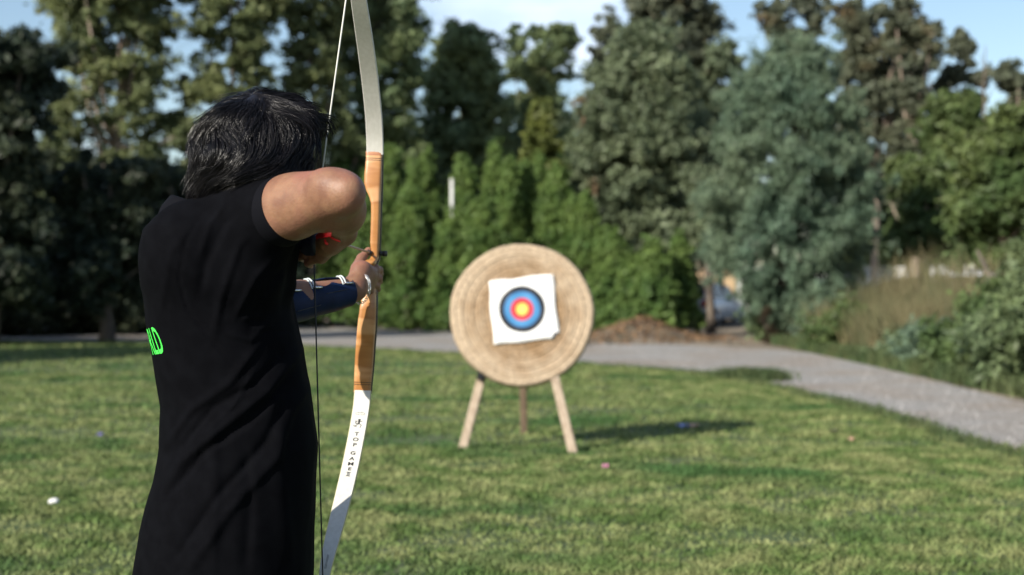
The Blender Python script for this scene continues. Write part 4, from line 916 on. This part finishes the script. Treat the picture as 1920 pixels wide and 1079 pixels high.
# cuff band and collar
A = []
cx_ = U(np.cross(cutn, [0, 0, 1])); cz_ = np.cross(cx_, cutn)
for (o_, r_) in ((-.040, .0715), (-.036, .0728), (-.02, .0722), (.008, .0706), (.0105, .069), (.010, .064)):
    A.append([CUF + cutn * (o_ + .002) + (cx_ * math.cos(2 * pi * j / 48) + cz_ * math.sin(2 * pi * j / 48)) * r_ for j in range(49)])
MB().grid(np.array(A)).build('sleeve_cuff', M_cuff, shirt)
A = []; nc = np.array([-.668, 3.15, 1.515]); nax = U(np.array([.18, -.02, 1.])); nx = U(np.cross(nax, [0, 1., 0])); ny = np.cross(nax, nx)
for (h_, r_) in ((-.050, .104), (-.030, .103), (-.008, .099), (.010, .093), (.020, .087), (.021, .081), (.012, .078), (-.03, .077)):
    row = []
    for j in range(60):
        a = 2 * pi * (.5 + (j / 59 - .5) * .9); dn = .012 * math.sin(a * 3) * (h_ < 0) ; row.append(nc + nax * (h_ + .004 * math.sin(a * 2 + 1)) + (nx * math.cos(a) * 1.05 + ny * math.sin(a) * .95) * (r_ + dn * .4))
    A.append(row)
MB().grid(np.array(A)).build('collar', M_cuff, shirt)
# green lettering on the back of the shirt
M_green = mat('green_print', (.06, .72, .08), .6)
from mathutils.bvhtree import BVHTree
bvh = BVHTree.FromPolygons([tuple(v) for v in V2], [tuple(int(i) for i in q) for q in Q])
Vt, Ft = glyph('RLD', .085, .008)
# subdivide by clipping to a fine raster of small cells so the print follows the cloth
def inside(pt, polys):
    return False
tri = []
for f in Ft:
    for k in range(1, len(f) - 1): tri.append((Vt[f[0]], Vt[f[k]], Vt[f[k + 1]]))
for _ in range(2):
    nt_ = []
    for a, b, c in tri:
        if max(np.linalg.norm(a - b), np.linalg.norm(b - c), np.linalg.norm(a - c)) < .006: nt_.append((a, b, c)); continue
        ab, bc, ac = (a + b) / 2, (b + c) / 2, (a + c) / 2; nt_ += [(a, ab, ac), (ab, b, bc), (ac, bc, c), (ab, bc, ac)]
    tri = nt_
VT = []; FT = []
TZ = P(289, 638, 3.05)[2]
def cast(th, z):      # point of the cloth at angle th round the body
    d = Vector((math.cos(th), math.sin(th), 0)); h = bvh.ray_cast(Vector((-.63, 3.14, z)) + d * .6, -d)
    return np.array(h[0]) + np.array(h[1]) * .0012
ths = np.linspace(pi * .75, pi * 1.55, 160); cv = np.array([cast(a, TZ) for a in ths]); cs = np.concatenate([[0], np.cumsum(np.linalg.norm(np.diff(cv, axis=0), axis=1))])
cpx = topx(cv)[:, 0]; iE = next(i for i in range(len(cpx)) if cpx[i] > 301 and ths[i] > pi); sE = cs[iE]; xm = Vt[:, 0].max()
for t3 in tri:
    pts = []
    for v in t3:
        s_ = (v[0] - xm) * .46; sa_ = sE + s_ - v[1] * .42; z_ = TZ + v[1] * .92 + s_ * .10
        pts.append(cast(float(np.interp(sa_, cs, ths)), z_))
    n0 = len(VT); VT += pts; FT.append((n0, n0 + 1, n0 + 2))
build('back_lettering', np.array(VT), FT, M_green, shirt, False)
# trousers and shoes
tr = SDF()
tr.fn(loft([(.60, -.625, 3.14, .10, .17), (.80, -.635, 3.14, .135, .16), (.95, -.61, 3.14, .125, .155), (1.0, -.605, 3.14, .125, .15)]), (-.62, 3.14, .8), .3, .05)
for hx, kn, an in (((-.62, 3.05, .86), (-.60, 2.98, .49), (-.63, 2.94, .10)), ((-.62, 3.23, .86), (-.60, 3.34, .49), (-.63, 3.40, .10))):
    tr.cap(hx, kn, .088, .074, .04).cap(kn, an, .076, .062, .02)
V, Q = mesh_sdf(tr, (-.84, 2.8, .05), (-.42, 3.55, 1.02), .008); VN = vnormals(V, Q)
build('trousers', V + VN * (.005 * snoise(V, 18, 9))[:, None], Q, M_trouser, person)
for y_ in (2.94, 3.40):
    s_ = SDF(); s_.cap((-.66, y_, .05), (-.46, y_, .038), .046, .036, .02).cap((-.64, y_, .05), (-.635, y_, .12), .047, .043, .02)
    s_.fn(lambda p: p[:, 2] - .008, (-.56, y_, .0), .3, .004, '-')
    V, Q = mesh_sdf(s_, (-.74, y_ - .08, 0), (-.38, y_ + .08, .18), .006); build('shoe', V, Q, M_shoe, person)

# ---- hair: a shaped base plus several thousand fine strands
hb = SDF()
hb.ell(P(493, 270, 3.07), (.112, .118, .106), k=.03)
hb.ell(P(482, 186, 3.06), (.022, .03, .020), k=.03)
hb.ell(P(448, 272, 3.07), (.074, .095, .082), k=.04)
hb.cap(P(400, 290, 3.07), P(380, 360, 3.08), .036, .022, .05)
hb.cap(P(455, 320, 2.99), P(395, 368, 3.02), .052, .030, .05)
hb.cap(P(520, 330, 2.99), P(450, 358, 3.0), .045, .030, .05)
hb.cap(P(545, 218, 3.08), P(588, 232, 3.10), .032, .016, .04)
hb.cap(P(555, 245, 3.02), P(562, 300, 3.03), .036, .026, .04)
hb.ell(HC + hf * .165 - hu * .045, (.085, .085, .085), HM, .02, '-')
V, Q = mesh_sdf(hb, (-.78, 2.86, 1.44), (-.36, 3.30, 1.82), .004); VN = vnormals(V, Q)
V = V - VN * .004 + VN * (.0035 * snoise(V, 50, 44) + .002 * snoise(V, 110, 45))[:, None]
hv, hq = V, Q
def grad(F, p, e=.002):
    g = np.stack([F(p + np.array(d) * e) - F(p - np.array(d) * e) for d in ((1, 0, 0), (0, 1, 0), (0, 0, 1))], 1); return g / (np.linalg.norm(g, axis=1)[:, None] + 1e-9)
hr = np.random.default_rng(21)
CR = P(475, 172, 3.02)
def flow(p):
    d = p - CR; L = np.linalg.norm(d, axis=1)[:, None]; v = d / (L + .02) * 1.0
    px2 = topx(p); t = np.clip((px2[:, 0] - 500) / 60, 0, 1)[:, None]; up = np.clip((258 - px2[:, 1]) / 40, 0, 1)[:, None]
    fr = t * up; low = np.clip((px2[:, 1] - 262) / 50, 0, 1)[:, None]
    v = v + np.array([-.15, 0, -.75]) * (1 - fr) + fr * np.array([.9, .3, -.35]) + low * np.array([-.95, .1, -.45])
    return v
NC = 520; NSt = 11500; SEG = 13
ri = hr.integers(0, len(hv), NC * 3); gp = hv[ri]
ok = gp[:, 2] > P(0, 375, 3.0)[2]; gp = gp[ok][:NC]; NC = len(gp)
# strand roots: spread over the base, tied to the nearest guide
si = hr.integers(0, len(hv), NSt); sp = hv[si]; sp = sp[sp[:, 2] > P(0, 372, 3.0)[2]]; NSt = len(sp)
short = np.where((topx(sp)[:, 0] > 548) & (topx(sp)[:, 1] < 300), .52, 1.)
near_g = np.empty(NSt, int)
for i0 in range(0, NSt, 1000): near_g[i0:i0 + 1000] = np.argmin(((sp[i0:i0 + 1000, None] - gp[None]) ** 2).sum(2), 1)
def grow(p0, n, step, lift, tw):
    P_ = [p0]; p = p0.copy(); v = flow(p); 
    for i in range(n):
        g = grad(hb, p); f = flow(p); f = f / (np.linalg.norm(f, axis=1)[:, None] + 1e-9)
        wv = np.stack([snoise(p, 22, 31), snoise(p, 22, 32), snoise(p, 22, 33)], 1) * .46 + np.stack([snoise(p, 60, 34), snoise(p, 60, 35), snoise(p, 60, 36)], 1) * .32
        d = f + wv + tw; d = d - (d * g).sum(1)[:, None] * g; d /= np.linalg.norm(d, axis=1)[:, None] + 1e-9
        v = d if i == 0 else v * .45 + d * .55; v /= np.linalg.norm(v, axis=1)[:, None] + 1e-9
        p = p + v * step[:, None]; h = lift * math.sin(pi * min(1, (i + 1) / n * .75)) + .001; e = hb(p) - h; p = p - g * (e * .8)[:, None]; P_.append(p.copy())
    return np.stack(P_, 1)
gl = hr.uniform(.0050, .0105, NC); G_ = grow(gp, SEG - 1, gl, hr.uniform(.001, .019, NC), hr.normal(0, .12, (NC, 3)))
S_ = grow(sp, SEG - 1, gl[near_g] * hr.uniform(.8, 1.2, NSt) * short, hr.uniform(.001, .009, NSt) * hr.uniform(.3, 1.3, NSt), hr.normal(0, .10, (NSt, 3)))
off = (sp - gp[near_g]); u_t = np.linspace(0, 1, SEG)[None, :, None]
wt = np.where(short[:len(sp)] < 1, .15, 1.)[:, None, None]
tied = G_[near_g] + off[:, None] * (1 - .72 * u_t); S_ = S_ * (1 - .7 * u_t * wt) + tied * .7 * u_t * wt
# fly-aways: some strands leave the surface towards the tip
fl = (hr.uniform(0, 1, NSt) < .16)[:, None, None]; gdir = grad(hb, S_[:, -1])[:, None]; S_ = S_ + fl * gdir * (u_t ** 2) * hr.uniform(.004, .022, (NSt, 1, 1))
# loose curl at the forehead
px2 = topx(S_[:, 0]); tuft = (px2[:, 0] > 565) & (px2[:, 1] < 262)
tq = tuft & (px2[:, 0] > 578) & (px2[:, 1] > 214) & (hr.uniform(0, 1, NSt) < .6)
S_[tq] += (np.array([.030, .015, .008]) * (u_t ** 1.3)) * hr.uniform(.2, 1.2, (tq.sum(), 1, 1)) + np.array([-.006, 0, -.022]) * u_t ** 3 * hr.uniform(0, 1.2, (tq.sum(), 1, 1))
keepm = ~((topx(S_[:, 0])[:, 0] > 585) & (topx(S_[:, 0])[:, 1] > 262)); S_ = S_[keepm]; NSt = len(S_)
tp_ = topx(S_.reshape(-1, 3)).reshape(NSt, SEG, 2); bad = ((tp_[:, :, 0] > 604) & (tp_[:, :, 1] > 266)).any(1); S_ = S_[~bad]; NSt = len(S_)
T_ = np.gradient(S_, axis=1); T_ /= np.linalg.norm(T_, axis=2)[:, :, None] + 1e-9
a_ = np.cross(T_, np.array([.31, .77, .55])); a_ /= np.linalg.norm(a_, axis=2)[:, :, None] + 1e-9; b_ = np.cross(T_, a_)
rad_ = (hr.uniform(.00042, .00085, NSt)[:, None] * np.clip(1.15 - np.linspace(0, 1, SEG) ** 3, .12, 1)[None])[:, :, None]
ringv = np.stack([S_ + rad_ * (a_ * math.cos(q) + b_ * math.sin(q)) for q in (0, 2.094, 4.189)], 2)   # n, seg, 3, xyz
RV = ringv.reshape(-1, 3); base = (np.arange(NSt) * SEG * 3)[:, None, None] + (np.arange(SEG - 1) * 3)[None, :, None]; j = np.arange(3)[None, None]
j2 = (j + 1) % 3; QH = np.stack([base + j, base + j2, base + 3 + j2, base + 3 + j], -1).reshape(-1, 4)
build('hair', np.concatenate([hv, RV]), np.concatenate([hq, QH + len(hv)]), M_hair, person)

# ---- finger tab, wrist strap, arm guard, bracelet
M_redstrap = mat('red_nylon_strap', (.80, .02, .035), .45); M_tab = mat('dark_blue_leather', (.020, .022, .045), .5, (.03, .033, .06), 40, bump=.0006, bscale=300)
M_guard = mat('navy_arm_guard', (.006, .017, .058), .5, (.005, .012, .038), 20, spec=.15, bump=.0006, bscale=400); M_elastic = mat('grey_elastic', (.50, .55, .55), .6); M_steel = mat('steel_chain', (.75, .75, .74), .22, metal=1)
def bandring(c, ax, ra, rb, wd, th, m, nm, parent, a0=0, a1=2 * pi, up=(0, 0, 1), n=40, tilt=None):
    ax = U(ax); x = U(np.cross(ax, up)); y = np.cross(x, ax); A = []
    for k in range(n + 1):
        a = a0 + (a1 - a0) * k / n; r1 = x * math.cos(a) * ra + y * math.sin(a) * rb; rn = U(x * math.cos(a) / ra + y * math.sin(a) / rb)
        o_ = ax * (tilt(a) if tilt else 0); A.append([c + r1 + o_ + ax * wd / 2, c + r1 + rn * th + o_ + ax * wd * .46, c + r1 + rn * th + o_ - ax * wd * .46, c + r1 + o_ - ax * wd / 2])
    return MB().grid(np.array(A)).build(nm, m, parent)
wr = empty('tab', (0, 0, 0)); bpy.data.objects.remove(wr)
hx_ = U(kn_r[1] - RW); mid = P(614, 447, 3.045)
bbv = BVHTree.FromPolygons([tuple(v) for v in BV], [tuple(int(i) for i in q) for q in BQ])
CP = Vector((0, 0, CAMH))
def onbody(px, py, off):
    d = Vector(P(px, py, 3.0)) - CP; h = bbv.ray_cast(CP, d.normalized()); p = np.array(h[0]) if h[0] and h[0].y < 3.2 else P(px, py, 3.04); return p + np.array([0, -off, 0])
def ribbon(pts, wd, th=.0016):
    pts = [onbody(a, b, .0015) for a, b in pts]; A = []
    for i, p in enumerate(pts):
        t = U(pts[min(i + 1, len(pts) - 1)] - pts[max(i - 1, 0)]); n_ = np.array([0, -1., 0]); n_ = U(n_ - t * n_.dot(t)); b = np.cross(t, n_); w_ = wd[i] / 2
        A.append([p + b * w_, p + b * w_ * .9 + n_ * th, p - b * w_ * .9 + n_ * th, p - b * w_, p + b * w_])
    return MB().grid(np.array(A))
tabo = ribbon([(594, 446), (599, 443), (605, 440), (611, 438), (617, 437), (622, 438)], [.010, .014, .016, .017, .016, .012]).build('finger_tab', M_redstrap, person)
ribbon([(619, 443), (625, 447), (631, 450), (638, 453)], [.006, .0065, .006, .004]).build('strap_end', M_redstrap, tabo)
ribbon([(609, 450), (612, 455), (615, 459)], [.004, .009, .006]).build('strap_end', M_redstrap, tabo)
s_ = SDF(); s_.cap(P(592, 448, 3.075), P(574, 453, 3.10), .014, .013, .008).cap(P(592, 459, 3.075), P(572, 464, 3.10), .015, .013, .008).cap(P(595, 470, 3.08), P(577, 472, 3.10), .013, .010, .008)
V, Q = mesh_sdf(s_, P(545, 510, 3.05) - .02, P(620, 420, 3.15) + .02, .0026); build('leather_pad', V, Q, M_tab, tabo)
# arm guard: half open tube with scalloped upper edges and three elastic straps
g0 = LEb + lf_ * .045; g1 = LW - lf_ * .020; gx_ = U(np.cross(lf_, [0, 0, 1])); gz_ = U(np.cross(gx_, lf_))
if gz_[2] < 0: gz_ = -gz_
side = gx_ if gx_[1] < 0 else -gx_        # towards the camera side
A = []; B_ = []
for i in range(41):
    t = i / 40; c = g0 + (g1 - g0) * t - gz_ * .002; r_ = .0535 - .0165 * t; op = .30 + .30 * abs(math.sin(pi * 3 * (t * .97 + .0))) ** .7
    ro = []; ri_ = []
    for k in range(37):
        a = (pi / 2 - .34 - op) - (2 * pi - 2 * op) * k / 36 * 1.0; wob = 1 + .02 * math.sin(t * 14 + a * 2); d = side * math.cos(a) + gz_ * math.sin(a); ro.append(c + d * (r_ * wob + .0035)); ri_.append(c + d * r_ * wob)
    A.append(ro + ri_[::-1] + ro[:1])
gd = MB().grid(np.array(A)).build('arm_guard', M_guard, person)
for t in (.10, .42, .90):
    for dt in (-.020, .020):
        c = g0 + (g1 - g0) * (t + dt) - gz_ * .002; r_ = .0535 - .0165 * t; pts = [c + (side * math.cos(a) + gz_ * math.sin(a)) * (r_ + .0045) + lf_ * (.012 * (a - pi / 2)) for a in np.linspace(pi / 2 - .34 - .66, pi / 2 - .34 + .62, 9)]
        MB().tube(pts, .0022, 8).build('elastic_strap', M_elastic, gd)
    c = g0 + (g1 - g0) * t; MB().tube([c + (side * math.cos(.58) + gz_ * math.sin(.58)) * (r_ + .006) - lf_ * .012, c + (side * math.cos(.50) + gz_ * math.sin(.50)) * (r_ + .007) + lf_ * .012], .0028, 8).build('hook', M_steel, gd)
for (a0_, t0, t1) in ((.15, .52, .85), (-.35, .05, .42)):
    pts = [g0 + (g1 - g0) * t - gz_ * .002 + (side * math.cos(a0_ + .1 * t) + gz_ * math.sin(a0_ + .1 * t)) * (.0535 - .0165 * t + .0042) for t in np.linspace(t0, t1, 8)]; MB().tube(pts, .0010, 6).build('seam', M_blackpl, gd)
# bracelet
bc = LW + lf_ * .020 + np.array([0, 0, 0.0]); mb = MB(); bx_ = U(lf_ + np.array([-.15, 0, -.35]) * .6); x = U(np.cross(bx_, [0, 0, 1])); y = np.cross(x, bx_)
for k in range(30):
    a = 2 * pi * k / 30; c = bc + x * math.cos(a) * .0375 + y * math.sin(a) * .0400; tg_ = -x * math.sin(a) + y * math.cos(a); rd = x * math.cos(a) + y * math.sin(a)
    lp = []
    for q in range(9):
        b = 2 * pi * q / 8; lp.append(c + tg_ * .0048 * math.cos(b) + (bx_ if k % 2 else (bx_ * .5 + rd * .8)) * .0034 * math.sin(b))
    mb.tube(lp, .0010, 6, cap=False)
mb.build('bracelet', M_steel, person)
